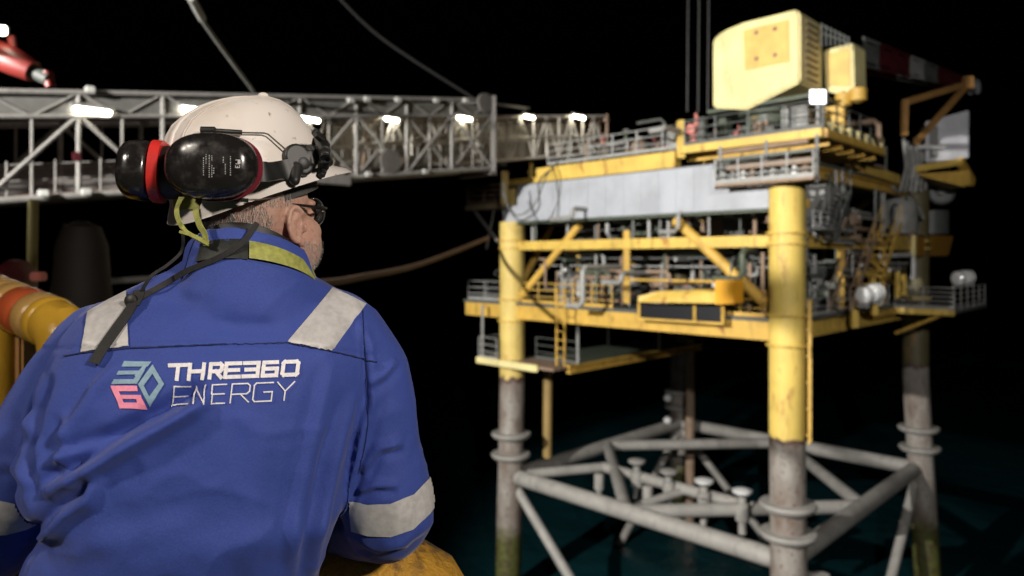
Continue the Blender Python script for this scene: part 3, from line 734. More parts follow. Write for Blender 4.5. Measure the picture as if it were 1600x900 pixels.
# telescoping inner boom, packed with close bracing
def gq(t, f, w=0.0):
    p0, p1 = gp(1, 0, .25), gp(1, 0, .25)
    zb = 4.75 + (t - 1) * 2.9; h = 2.25
    return G0 + GD * t + GN * (w + .25) + Z * (CZ + zb + h * f + .3)
BOOMM = paint('boom_lamplit_grey', (.55, .51, .45), .15, .4, .45, 3)  # paler than the main span, lamp light put into the colour
IT0, IT1 = .62, 1.45
for w in (0, 1.8):
    for f in (0, .5, 1): MB().tube([gq(IT0, f, w), gq(IT1, f, w)], .075, 8).build('chord', BOOMM, GG)
    n = 17
    for k in range(n):
        a_, b_ = IT0 + (IT1 - IT0) * k / n, IT0 + (IT1 - IT0) * (k + 1) / n
        MB().tube([gq(a_, 0, w), gq(a_, 1, w)], .06, 6).build('upright', BOOMM, GG)
        MB().tube([gq(a_, 0 if k % 2 else 1, w), gq(b_, 1 if k % 2 else 0, w)], .05, 6).build('diagonal', BOOMM, GG)
MB().prism([gq(IT0, .02, 0), gq(IT1, .02, 0), gq(IT1, .02, 1.8), gq(IT0, .02, 1.8)], Z * .05).build('floor', RUSTF, GG, False)
MB().prism([gq(IT0, .04, 1.84), gq(IT1, .04, 1.84), gq(IT1, .95, 1.84), gq(IT0, .95, 1.84)], GN * .03).build('side_screen', paint('brown_mesh_screen', (.26, .22, .18), .3, .4, .6, 3), GG, False)
MB().prism([gq(IT0, .97, 0), gq(IT1, .97, 0), gq(IT1, .97, 1.8), gq(IT0, .97, 1.8)], Z * .05).build('roof_panel', BOOMM, GG, False)
# end frame of the main span and the bumper on the inner tip
ef = MB()
for w in (-.1, GW + .1): ef.bar(gp(1.0, -.06, w), gp(1.0, 1.05, w), .5, .22)
for f in (-.06, 1.03): ef.bar(gp(1.0, f, -.1), gp(1.0, f, GW + .1), .4, .25)
ef.build('end_frame', GANGD, GG, False)
tip = MB()
for f in (.1, .5, .9): tip.tube([gq(IT1 + .002, f, 0), gq(IT1 + .03, f, .2), gq(IT1 + .03, f, 1.6), gq(IT1 + .002, f, 1.8)], .12, 8)
for w in (.0, .6, 1.2, 1.8): tip.tube([gq(IT1 + .01, -.1, w), gq(IT1 + .01, 1.05, w)], .09, 8)
tip.build('landing_bumper', BRN, GG)
MB().bar(gq(1.0, 1.35, .4), gq(1.16, 1.22, .4), .12, .12).build('lifting_arm', GANGM, GG, False)
MB().lathe(gp(.97, .95, -.15), [(.02, -.1), (.5, -.08), (.5, .08), (.02, .1)], GN, 18).build('sheave', GANGD, GG)
MB().tube([gp(-.3, .1, GW / 2) - Z * (3.2), gp(-.3, .1, GW / 2)], 1.1, 24).build('pedestal', GANGM, GG)
MB().bar(gp(-.36, -.06, GW / 2), gp(-.2, -.06, GW / 2), 2.6, .3).build('slew_platform', GANGD, GG, False)
# lamps under the top chord
def gspan(px):
    t = (px - 800) / F
    return (t * G0.y - G0.x) / (GD.x - t * GD.y)
for px, py, L, inner in ((145, 173, .62, 0), (302, 171, .5, 0), (484, 187, .5, 0), (612, 187, .42, 0), (726, 185, .5, 0), (827, 183, .42, 1), (905, 183, .55, 1)):
    u = gspan(px); Y = G0.y + GD.y * u - .12
    c = at(px, py, Y); d = GD.normalized()
    hs_ = MB().box(c + Z * .13, L + .05, .09, .06, d, GN).build('lamp_housing', GANGM, GG, False, bevel=.02)
    MB().box(c, L * .92, .08, .075 if px > 200 else .1, d, GN).build('lamp_tube', LAMPE, hs_, True, bevel=.06)
CLAMP = paint('clamp_grey', (.5, .5, .48), .1, .3)
for px, py in ((141, 140), (548, 157), (574, 155), (622, 156), (682, 157), (728, 157), (68, 302), (135, 300), (576, 272), (665, 268), (205, 292)):
    c = at(px, py, G0.y + GD.y * gspan(px) - .2)
    MB().box(c, .16, .08, .11, GD.normalized(), GN).build('clamp', CLAMP, GG, True, bevel=.04)
MB().lathe(at(610, 252, G0.y + GD.y * gspan(610) - .1), [(.02, -.06), (.55, -.05), (.55, .05), (.02, .06)], GN, 20).build('pulley', GANGD, GG)
MB().box(at(518, 280, G0.y + GD.y * gspan(518) - .05), .9, .12, .22, GD.normalized(), GN).build('drive_box', GANGM, GG, False, bevel=.03)
MB().box(gp(.1, .38, -.1), .12, .06, .14, GD.normalized(), GN).build('warning_plate', DRED, GG, False, bevel=.02)

# ------------------------------------------------------------------ ropes and hoses
def rope(pts, r, mat, name, label, cat, sag=0.0, n=24, group=None):
    P = []
    for i in range(n + 1):
        u = i / n * (len(pts) - 1); k = min(int(u), len(pts) - 2); f = u - k
        p0, p1, p2, p3 = pts[max(k - 1, 0)], pts[k], pts[k + 1], pts[min(k + 2, len(pts) - 1)]
        q = .5 * ((2 * p1) + (p2 - p0) * f + (2 * p0 - 5 * p1 + 4 * p2 - p3) * f * f + (3 * p1 - p0 - 3 * p2 + p3) * f ** 3)
        w = i / n; P.append(q - Z * sag * 4 * w * (1 - w))
    return tag(MB().tube(P, r, 8).build(name, mat), label, cat, group)
lu = rope([at(290, -18, 22), at(322, 40, 24), at(396, 142, 28.5)], .07, ROPEM, 'luffing_rope', 'grey rope rising steeply from the gangway top above the white helmet', 'rope')
tag(MB().tube([at(298, -5, 22.3), at(316, 29, 23.6)], .13, 10).build('rope_socket', GALV), 'bright metal socket clamped on the steep grey rope at the top of picture', 'rope socket')
rope([at(515, -20, 30), at(600, 62, 33), at(738, 152, 37)], .07, DROPE, 'luffing_rope', 'dark rope slanting down to the end of gangway main span', 'rope')
rope([at(235, 640, 9.2), at(262, 470, 10), at(380, 452, 14), at(500, 443, 20), at(560, 434, 24), at(660, 412, 33), at(762, 372, 41.5)], .11, BROPE, 'transfer_hose', 'brown hose sagging from the ship towards the far-left platform leg', 'hose')
rope([gq(1.38, .1, -.1), at(848, 275, 38), at(842, 325, 37.5), at(812, 344, 37.8), at(792, 318, 38.2), at(786, 285, 38.4)], .05, DGREY, 'gangway_hose', 'dark hose looping under the gangway tip across the pale grey wall', 'hose')
rope([gq(1.3, .1, -.1), at(858, 268, 38), at(836, 318, 37.6), at(806, 336, 38), at(784, 300, 38.5)], .04, DGREY, 'gangway_hose', 'thinner dark hose hanging inside the larger loop before the grey wall', 'hose')

# ------------------------------------------------------------------ ship side: deck, rails, machinery
sdm = paint('ship_deck_paint', (0.05, 0.09, 0.06), .4, .5, .6, 3)
tag(MB().add([(x, y, CZ + z) for z in (-1.86, -1.75) for x, y in ((-24, -6), (4.5, -6), (4.5, 2.0), (-2.6, 2.0), (-2.9, 9.5), (-8, 12), (-19.3, 13.6), (-19.3, 22), (-24, 22))], [tuple(range(9))[::-1], tuple(range(9, 18))] + [(k, (k + 1) % 9, 9 + (k + 1) % 9, 9 + k) for k in range(9)]).build('ship_deck', sdm, None, False), kind='structure')
RAILM = paint('worn_orange_yellow_paint', (0.66, 0.34, 0.03), 1.0, .8, .55, 5, (0.06, 0.03, 0.018), bmp=.9)
BW = empty('bulwark_rail', (-.5, 1.5, CZ - 1.75), 'worn orange-yellow tubular rail under the elbow of the man', 'rail')
zr = -.66
def rel(x, y, z): return V3((x, y, CZ + z))
BWP = [rel(-3.6, 1.3, zr), rel(-1.2, 1.42, zr), rel(-.5, 1.46, zr), rel(-.36, 1.46, zr + .012), rel(-.27, 1.465, zr + .02), rel(-.2, 1.475, zr - .025), rel(-.15, 1.485, zr - .1), rel(-.125, 1.49, zr - .22), rel(-.12, 1.49, zr - 1.08)]
MB().tube(BWP, [.12, .12, .12, .122, .125, .12, .11, .105, .105], 32).build('top_rail', RAILM, BW)
for x in (-3.2, -2.4, -1.6, -.9): MB().tube([rel(x, 1.41, zr - .1), rel(x, 1.41, -1.75)], .06, 16).build('stanchion', RAILM, BW)
MB().tube([rel(-3.4, 1.35, zr - .55), rel(-.08, 1.48, zr - .55)], .035, 12).build('mid_rail', RAILM, BW)

# banded yellow pipe to the left of the man
YP = paint('glossy_yellow_paint', (0.62, 0.36, 0.04), .3, .5, .17, 6, (.2, .07, .03), bmp=.2)
RP = paint('glossy_orange_red_paint', (0.45, 0.09, 0.03), .2, .4, .17, 6, bmp=.2)
TP = paint('glossy_tan_paint', (0.5, 0.3, 0.1), .3, .4, .17, 6, bmp=.2)
HP = empty('banded_pipe', at(60, 900, 2.6), 'glossy yellow pipe with red bands bending down behind the left shoulder', 'pipe')
P0, P1 = at(-70, 440, 3.0), at(86, 506, 2.5)
bands = [(0, .2, TP), (.202, .35, TP), (.352, .48, TP), (.482, .59, TP), (.592, .68, TP), (.682, .82, RP), (.822, .93, TP), (.932, 1.0, YP)]
for u0, u1, m_ in bands:
    us = [u0 + (u1 - u0) * k / 8 for k in range(9)]
    MB().tube([P0.lerp(P1, u) for u in us], [.071, .083, .0865, .088, .0885, .088, .0865, .083, .071], 28).build('pipe_band', m_, HP)
for u0, u1, m_ in bands[:-1]:
    c_ = P0.lerp(P1, u1); ax_ = (P1 - P0).normalized()
    MB().lathe(c_ - ax_ * .012, [(.06, 0), (.076, .004), (.076, .02), (.06, .024)], ax_, 28).build('rib', m_, HP)
MB().tube([P1, at(97, 514, 2.46), at(104, 532, 2.45), at(104, 560, 2.45), at(104, 1235, 2.45)], [.083, .085, .086, .083, .083], 28).build('elbow', YP, HP)
MB().tube([at(-4, 470, 2.7), at(-6, 1155, 2.7)], .06, 18).build('support_post', YP, HP)
MB().bar(at(36, 480, 2.75), at(36, 1140, 2.75), .09, .05).build('support_post', BROWNF, HP, False, bevel=.01)
# dim machinery behind
FP = empty('mooring_post', at(120, 480, 7), 'dim dark brown tapered mooring post below the gangway', 'mooring post')
mpm = paint('dark_brown_steel', (0.03, 0.022, 0.018), .3, .4, .7, 3)
MB().lathe(at(128, 475, 7), [(.4, -1.33), (.4, -1.25), (.28, -1.2), (.27, -.3), (.26, 0), (.22, .55), (.16, .72), (.05, .78)], Z, 20).build('post', mpm, FP)
MB().bar(at(40, 700, 6.9), at(112, 352, 6.9), .05, .12).build('side_plate', mpm, FP, False)
DRm = empty('winch_drum', at(10, 440, 5), 'dark red winch drum at the left edge above the banded pipe', 'winch')
MB().lathe(at(-60, 436, 5), [(.02, 0), (.16, .02), (.16, .1), (.12, .12), (.12, .34), (.17, .36), (.17, .42), (.02, .45)], V3((1, -.1, -.1)), 24).build('drum', DRED, DRm)
MB().box(at(5, 620, 5), .3, .22, .5).build('stand', mpm, DRm, False, bevel=.03)
MB().box(at(60, 432, 5), .04, .04, .03).build('bracket', PINK, DRm, False, bevel=.01)
tag(MB().tube([at(52, 312, 9), at(50, 437, 9), at(48, 632, 9)], .055, 12).build('marker_pole', paint('dull_yellow_paint', (.3, .25, .06), .2, .4)), 'slim dull yellow pole standing under the left end of gangway', 'pole')
tag(MB().tube([at(160, 682, 7.5), at(160, 444, 7.5), at(163, 440, 7.5), at(225, 436, 7.5), at(330, 432, 7.5), at(333, 436, 7.5), at(333, 682, 7.5)], .035, 10).build('guard_bar', GALV), 'pale horizontal guard bar just behind the left shoulder', 'bar')
# red knuckle-boom arm at the top left with a work lamp
KC = V3((-14.5, 3.2, CZ - 1.75))
RA = empty('knuckle_crane', KC, 'red knuckle crane arm with a lit lamp at the top left corner', 'crane arm')
MB().tube([KC + Z * 8.6, at(-60, 60, 14), at(20, 96, 14), at(52, 112, 14)], [.4, .3, .26, .2], 16).build('arm', REDM, RA)
MB().tube([at(48, 110, 14), at(76, 124, 14)], [.14, .12], 12).build('ram', DGREY, RA)
MB().tube([at(74, 112, 14), at(79, 136, 14)], .09, 10).build('knuckle_pin', REDM, RA)
MB().bar(at(18, 55, 14), at(22, 92, 14), .12, .12).build('bracket', REDM, RA, False, bevel=.02)
lm_ = MB().box(at(2, 47, 13.8), .11, .08, .09).build('lamp_housing', DGREY, RA, False, bevel=.02)
MB().box(at(2, 48, 13.68), .09, .03, .075).build('lamp_lens', LAMPE, lm_, False, bevel=.02)
MB().tube([KC, KC + Z * 9.0], .55, 20).build('pedestal', REDM, RA)
MB().tube([at(22, 70, 14.2), at(8, 110, 14.2)], .05, 8).build('hose', BLK, RA)

# ------------------------------------------------------------------ the man
def voxel(mb, size, smooth_n=3, lam=0.5):
    """weld overlapping closed shapes into one continuous skin; returns vertices and faces"""
    me = bpy.data.meshes.new('tmp'); me.from_pydata([tuple(v) for v in mb.v], [], mb.f)
    bm = bmesh.new(); bm.from_mesh(me); bmesh.ops.recalc_face_normals(bm, faces=bm.faces); bm.to_mesh(me); bm.free()
    o = bpy.data.objects.new('tmp', me); COL.objects.link(o)
    md = o.modifiers.new('r', 'REMESH'); md.mode = 'VOXEL'; md.voxel_size = size
    dg = bpy.context.evaluated_depsgraph_get(); ev = o.evaluated_get(dg)
    m2 = bpy.data.meshes.new_from_object(ev)
    n = len(m2.vertices); v = np.empty(n * 3); m2.vertices.foreach_get('co', v); v = v.reshape(-1, 3)
    f = [tuple(p.vertices) for p in m2.polygons]
    e = np.empty(len(m2.edges) * 2, dtype=np.int64); m2.edges.foreach_get('vertices', e); e = e.reshape(-1, 2)
    bpy.data.objects.remove(o); bpy.data.meshes.remove(me); bpy.data.meshes.remove(m2)
    v = lap(v, e, smooth_n, lam)
    return v, f, e
def lap(v, e, n, lam):
    deg = np.bincount(e.ravel(), minlength=len(v)).astype(float)[:, None]
    for _ in range(n):
        s = np.zeros_like(v)
        np.add.at(s, e[:, 0], v[e[:, 1]]); np.add.at(s, e[:, 1], v[e[:, 0]])
        v = v + lam * (s / np.maximum(deg, 1) - v)
    return v
def normals_of(v, f):
    nrm = np.zeros_like(v)
    q = np.array([t if len(t) == 4 else t + (t[-1],) for t in f])
    fn = np.cross(v[q[:, 2]] - v[q[:, 0]], v[q[:, 3]] - v[q[:, 1]])
    for k in range(4): np.add.at(nrm, q[:, k], fn)
    return nrm / np.maximum(np.linalg.norm(nrm, axis=1), 1e-12)[:, None]
def mesh_obj(name, v, f, mat, parent=None):
    me = bpy.data.meshes.new(name); lo, hi = v.min(0), v.max(0)
    org = V3(((lo[0] + hi[0]) / 2, (lo[1] + hi[1]) / 2, lo[2]))
    me.from_pydata((v - np.array(org)).tolist(), [], f); me.shade_smooth(); me.materials.append(mat)
    o = bpy.data.objects.new(name, me); COL.objects.link(o); place(o, org, parent)
    return o
def spline(keys, x):
    """smooth interpolation of rows (x, v1, v2...)"""
    keys = np.array(keys, float); o = np.argsort(keys[:, 0]); keys = keys[o]
    i = int(np.clip(np.searchsorted(keys[:, 0], x) - 1, 0, len(keys) - 2))
    t = (x - keys[i, 0]) / (keys[i + 1, 0] - keys[i, 0])
    def tang(j):
        a, b = max(j - 1, 0), min(j + 1, len(keys) - 1)
        return (keys[b, 1:] - keys[a, 1:]) / (keys[b, 0] - keys[a, 0])
    h = keys[i + 1, 0] - keys[i, 0]; m0, m1 = tang(i) * h, tang(i + 1) * h
    return (2 * t ** 3 - 3 * t ** 2 + 1) * keys[i, 1:] + (t ** 3 - 2 * t ** 2 + t) * m0 + (-2 * t ** 3 + 3 * t ** 2) * keys[i + 1, 1:] + (t ** 3 - t ** 2) * m1

DB = V3((.96, .28, 0)).normalized(); NB = V3((-.28, .96, 0)).normalized()   # across the shoulders, away from the viewer
def torso_rings(shrink=0.0):
    # image row: left edge, right edge, distance, half depth
    K = [(398, 305, 455, 1.25, .068), (425, 262, 486, 1.24, .082), (450, 205, 528, 1.225, .1), (478, 150, 562, 1.21, .118), (510, 116, 584, 1.2, .135),
         (550, 96, 588, 1.19, .15), (600, 80, 584, 1.18, .158), (700, 56, 566, 1.17, .16), (765, 56, 553, 1.17, .158), (802, 94, 545, 1.17, .158), (842, 58, 532, 1.175, .156), (900, 40, 514, 1.19, .15),
         (1000, 44, 490, 1.22, .148), (1130, 40, 500, 1.27, .15), (1200, 52, 492, 1.3, .145)]
    rings = []
    for py in list(range(398, 520, 9)) + list(range(525, 1201, 12)):
        L, R, Y, B = spline(K, py)
        pc = (L + R) / 2; th = math.atan((pc - 800) / F); A = (R - L) / 2 * Y / F * math.cos(th) - shrink
        c = at(pc, py, Y); ring = []
        for k in range(48):
            u = 2 * math.pi * k / 48; cu, su = math.cos(u), math.sin(u); e_ = 2 / 2.35
            ring.append(c + DB * A * math.copysign(abs(cu) ** e_, cu) + NB * (B - shrink) * math.copysign(abs(su) ** e_, su))
        rings.append(ring)
    return rings
def limb(mb, pts, rs, n=24, sub=6):
    P, R = [], []
    m = len(pts)
    for i in range(m - 1):
        p0, p1, p2, p3 = pts[max(i - 1, 0)], pts[i], pts[i + 1], pts[min(i + 2, m - 1)]
        for k in range(sub):
            f = k / sub
            P.append(.5 * ((2 * p1) + (p2 - p0) * f + (2 * p0 - 5 * p1 + 4 * p2 - p3) * f * f + (3 * p1 - p0 - 3 * p2 + p3) * f ** 3)); R.append(rs[i] * (1 - f) + rs[i + 1] * f)
    P.append(pts[-1]); R.append(rs[-1])
    mb.tube(P, R, n)
    mb.ball(P[0], R[0] * .98, nu=16, nv=10); mb.ball(P[-1], R[-1] * .98, nu=16, nv=10)
RARM = [at(520, 530, 1.24), at(568, 600, 1.255), at(588, 710, 1.27), at(606, 785, 1.28), at(600, 812, 1.32), at(545, 812, 1.42), at(455, 800, 1.52)]
RAR = [.085, .079, .077, .079, .072, .062, .052]
LARM = [at(172, 552, 1.19), at(122, 612, 1.2), at(66, 695, 1.2), at(4, 795, 1.2), at(-10, 838, 1.23), at(30, 836, 1.35), at(130, 820, 1.46)]
LAR = [.085, .08, .078, .077, .072, .062, .052]
FL_ = CZ - 1.75
HIPC = at(280, 1180, 1.3)
def legs(mb, r0):
    for s_ in (-1, 1):
        h = HIPC + DB * .105 * s_
        limb(mb, [h, V3((h.x, h.y + .02, FL_ + .5)), V3((h.x, h.y, FL_ + .1))], [.108 - r0, .082 - r0, .072 - r0], 20, 5)

# --- coverall surface
cm = MB(); cm.loft(torso_rings())
limb(cm, RARM, RAR); limb(cm, LARM, LAR); legs(cm, 0)
CC = at(392, 424, 1.215)
_rg = []
for r_, z_ in ((.13, -.11), (.126, -.08), (.113, -.045), (.104, -.015), (.097, .01), (.092, .026)):
    _rg.append([CC + (NB * math.cos(u) * 1.05 + DB * math.sin(u)) * r_ + Z * (z_ - .044 * (math.cos(u) + .25 * math.sin(u))) for u in [2 * math.pi * k / 40 for k in range(40)]])
cm.loft(_rg)
cv, cf, ce = voxel(cm, .005, 14, .5)
cn = normals_of(cv, cf)
def proj(v): return 800 + F * v[:, 0] / v[:, 1], HOR - F * (v[:, 2] - CZ) / v[:, 1]
PXs, PYs = proj(cv); back = np.clip(-cn[:, 1] * 1.6 + .2, 0, 1)
def fold(poly, amp, wid, skew=0.0):
    poly = np.array(poly, float); best = np.full(len(cv), 1e9); sgn = np.zeros(len(cv)); par = np.zeros(len(cv))
    n = len(poly) - 1
    for i in range(n):
        a, b = poly[i], poly[i + 1]; d = b - a; L2 = d @ d
        t = np.clip(((PXs - a[0]) * d[0] + (PYs - a[1]) * d[1]) / L2, 0, 1)
        dx, dy = PXs - (a[0] + t * d[0]), PYs - (a[1] + t * d[1]); ds = np.hypot(dx, dy)
        s = np.sign(d[0] * dy - d[1] * dx); m = ds < best
        best = np.where(m, ds, best); sgn = np.where(m, s, sgn); par = np.where(m, (i + t) / n, par)
    q = best * sgn / wid
    tap = np.clip(np.minimum(par, 1 - par) * 5, 0, 1) ** .7
    return amp * tap * (np.exp(-q * q) - skew * np.exp(-((q - 1.6) ** 2))) * back
D = np.zeros(len(cv))
for poly, amp, wid, sk in (
    ([(332, 620), (305, 636), (245, 672), (195, 702), (130, 742), (70, 775)], .026, 13, .8),
    ([(250, 655), (190, 690), (120, 712), (80, 720)], .012, 11, .7),
    ([(158, 742), (140, 778), (100, 806), (52, 856)], .015, 11, .8),
    ([(200, 560), (150, 610), (100, 690), (85, 740)], .009, 12, .6),
    ([(95, 640), (108, 690), (100, 740), (66, 775)], .007, 8, .5),
    ([(553, 610), (520, 720), (490, 860), (484, 930)], .012, 9, .7),
    ([(568, 660), (545, 750), (515, 870)], .009, 7, .7),
    ([(520, 560), (490, 680), (462, 800), (455, 900)], .007, 11, .5),
    ([(572, 560), (578, 620), (566, 690), (552, 760)], .006, 6, .9),
    ([(575, 600), (600, 585), (618, 560)], .008, 7, .7), ([(82, 585), (60, 640), (50, 700), (52, 790)], -.016, 7, .4), ([(566, 500), (572, 580), (574, 650), (562, 740), (548, 800)], -.007, 5, .5),
    ([(562, 740), (590, 700), (630, 690)], .010, 8, .7),
    ([(556, 770), (585, 757), (622, 758)], .010, 6, .8),
    ([(560, 720), (575, 655), (590, 610)], .005, 8, .6),
    ([(205, 470), (260, 455), (330, 452)], .004, 12, .5), ([(560, 500), (575, 540), (585, 590)], .005, 8, .8),
    ([(330, 800), (250, 830), (150, 850), (80, 880)], .004, 22, .4), ([(420, 650), (400, 760), (380, 900)], .003, 20, .3),
    ([(40, 640), (58, 700), (60, 760)], .006, 8, .8), ([(0, 720), (30, 730), (55, 765)], .006, 10, .7), ([(590, 850), (630, 845), (668, 820)], .005, 8, .6), ([(560, 845), (590, 858), (640, 850)], .004, 6, .6)):
    D += fold(poly, amp, wid, sk)
# yoke seam as a shallow groove and soft random cloth relief
D -= .0035 * np.exp(-((PYs - (546 + 9 * np.sin((PXs - 60) / 540 * 3.1) * -1 + np.where(PXs > 450, (PXs - 450) * .09, 0))) / 2.6) ** 2) * back * (PXs > 62) * (PXs < 592)
for i, p in enumerate(cv):
    q1 = 1 - abs(noise.noise(V3((p[0] * 7 + p[2] * 3, p[1] * 6, p[2] * 9 - p[0] * 4)))); q2 = 1 - abs(noise.noise(V3((p[0] * 13 - p[2] * 5 + 7, p[1] * 12, p[2] * 7))))
    lm = 1 - .85 * max(0, min(1, 1 - max(abs(PXs[i] - 322) / 175, abs(PYs[i] - 600) / 52) ** 6)) * (back[i] > .3)
    D[i] += lm * (.003 * q1 ** 7 + .002 * q2 ** 6)
    D[i] += lm * .0032 * noise.noise(V3((p[0] * 9, p[1] * 9, p[2] * 6))) + lm * .0016 * noise.noise(V3((p[0] * 30 + p[2] * 14, p[1] * 28, p[2] * 18)))
cv = cv + cn * D[:, None]
cv = lap(cv, ce, 1, .25)
CBVH = BVHTree.FromPolygons([V3(p) for p in cv], cf)
CAMP = V3((0, 0, CZ))
def on(bvh, px, py, off=.0015):
    d = (at(px, py, 1.0) - CAMP).normalized()
    h, n, i, r = bvh.ray_cast(CAMP, d)
    if h is None: return None
    if n.dot(d) > 0: n = -n
    return h + n * off

# --- body
yaw, HP_ = math.radians(29), math.radians(7)
HR = V3((math.cos(yaw), -math.sin(yaw), 0)); HF = V3((math.sin(yaw) * math.cos(HP_), math.cos(yaw) * math.cos(HP_), math.sin(HP_))); HU = HR.cross(HF)
EARP = at(460, 355, 1.235); HC = EARP - HR * .079 + HF * .006 + HU * .008
def hl(f, r, u): return HC + HF * f + HR * r + HU * u
HA = (HF, HR, HU)
bd_ = MB()
bd_.ball(hl(-.012, 0, .035), (.097, .077, .088), HA, 28, 18)
bd_.ball(hl(.03, 0, -.03), (.066, .064, .086), HA, 24, 16)
bd_.ball(hl(.048, 0, -.085), (.042, .044, .032), HA, 20, 12)
bd_.ball(hl(.0, 0, -.045), (.07, .069, .06), HA, 24, 14)
bd_.tube([hl(.083, 0, .022), hl(.095, 0, -.004), hl(.104, 0, -.02), hl(.09, 0, -.031)], [.008, .0095, .0105, .007], 12)
for s_ in (-1, 1):
    bd_.ball(hl(.07, .033 * s_, .028), (.016, .022, .009), HA, 14, 8)      # brow
    bd_.ball(hl(.073, .033 * s_, .008), (.012, .015, .011), HA, 14, 8)     # closed-lid eye bulge
    bd_.ball(hl(.062, .045 * s_, -.022), (.026, .016, .024), HA, 14, 8)     # cheek
    bd_.ball(hl(.045, .043 * s_, -.04), (.04, .026, .05), HA, 18, 12)
    ea = (-HF * .99 - HR * .1 * s_).normalized(); en = (HR * s_ * .99 - HF * .1).normalized()   # ear stands off the head towards the back
    eo = hl(.014, .079 * s_, -.006)
    pts, rs = [], []
    for k in range(13):                                                    # rim of the ear
        u = math.radians(-115 + k * 22); pts.append(eo + ea * (.015 + .0165 * math.cos(u)) + HU * (.029 * math.sin(u) + .002) + en * .003); rs.append(.0046 if k > 3 else .0052)
    bd_.tube(pts, rs, 10)
    bd_.ball(eo + ea * .014 - en * .001, (.0165, .0045, .027), (ea, en, HU), 16, 10)
    bd_.tube([eo + ea * .012 + HU * .016 + en * .003, eo + ea * .021 + HU * .007 + en * .0035, eo + ea * .021 - HU * .008 + en * .0035, eo + ea * .010 - HU * .018 + en * .003], .0034, 8)
    bd_.ball(eo + ea * .007 - HU * .029 + en * .001, (.0075, .0055, .009), (ea, en, HU), 12, 8)
    bd_.ball(eo + ea * .001 + en * .006 - HU * .004, (.005, .005, .009), (ea, en, HU), 10, 6)
for dz, rr in ((-.052, .007), (-.062, .008)):
    bd_.tube([hl(.074, -.024, dz), hl(.087, 0, dz), hl(.074, .024, dz)], [.004, rr, .004], 10)
NK = at(378, 440, 1.235)
bd_.tube([hl(-.015, 0, -.02), hl(-.02, 0, -.08), NK, NK - Z * .08], [.06, .06, .068, .09], 24)
bd_.loft(torso_rings(.03))
limb(bd_, RARM, [r - .022 for r in RAR]); limb(bd_, LARM, [r - .022 for r in LAR]); legs(bd_, .022)
def hand(mb, w, e, inner):
    """hand past the wrist w coming from elbow side e; thumb towards inner"""
    d = (w - e).normalized(); d = (d - Z * .25).normalized(); a = (V3(inner) - d * V3(inner).dot(d)).normalized(); dn = d.cross(a); dn = dn if dn.z < 0 else -dn
    mb.tube([w - d * .02, w + d * .05, w + d * .1], [.029, .034, .036], 16, flat=.6, up=dn)
    for k, (o_, L) in enumerate(((.027, .07), (.009, .078), (-.009, .073), (-.026, .058))):
        b = w + d * .095 + a * o_
        mb.tube([b - d * .03, b, b + d * L * .45 + dn * .008, b + d * L * .75 + dn * .028, b + d * L * .85 + dn * .052], [.0095, .0095, .009, .0085, .0065], 10)
    b = w + d * .03 + a * .03
    mb.tube([b - a * .015, b + a * .015 + d * .02 + dn * .008, b + a * .022 + d * .05 + dn * .018, b + a * .018 + d * .075 + dn * .026], [.013, .0115, .0105, .0075], 10)
hand(bd_, RARM[-1], RARM[-2], -DB); hand(bd_, LARM[-1], LARM[-2], DB)
bv, bf, be = voxel(bd_, .0027, 3, .5)
skm, nt, bs = nodes_of('skin')
c_ = mix(nt, noise_fac(nt, 28, 4, None, .35, .65), (.53, .325, .245), (.46, .25, .185)); c_ = mix(nt, noise_fac(nt, 160, 3, None, .5, .75), c_, (.4, .2, .145))
nt.links.new(c_, bs.inputs['Base Color']); bs.inputs['Roughness'].default_value = .5
bs.inputs['Subsurface Weight'].default_value = .12; bs.inputs['Subsurface Radius'].default_value = (.01, .004, .002); bs.inputs['Subsurface Scale'].default_value = .6
bump(nt, bs, 300, .12, .0008)
MAN = mesh_obj('person', bv, bf, skm)
tag(MAN, 'man in blue coverall and white hard hat leaning on the rail, seen from behind', 'person')
BBVH = BVHTree.FromPolygons([V3(p) for p in bv], bf)

blue, nt, bs = nodes_of('blue_coverall_cloth')
c_ = mix(nt, noise_fac(nt, 7, 4, None, .35, .65), (.03, .06, .3), (.025, .05, .25)); c_ = mix(nt, noise_fac(nt, 420, 2, None, .3, .7), c_, (.036, .068, .32))
nt.links.new(c_, bs.inputs['Base Color']); bs.inputs['Roughness'].default_value = .78; bs.inputs['Sheen Weight'].default_value = .15; bs.inputs['Sheen Roughness'].default_value = .4
bump(nt, bs, 70, .3, .003, detail=8)
CO = mesh_obj('coverall', cv, cf, blue, MAN)

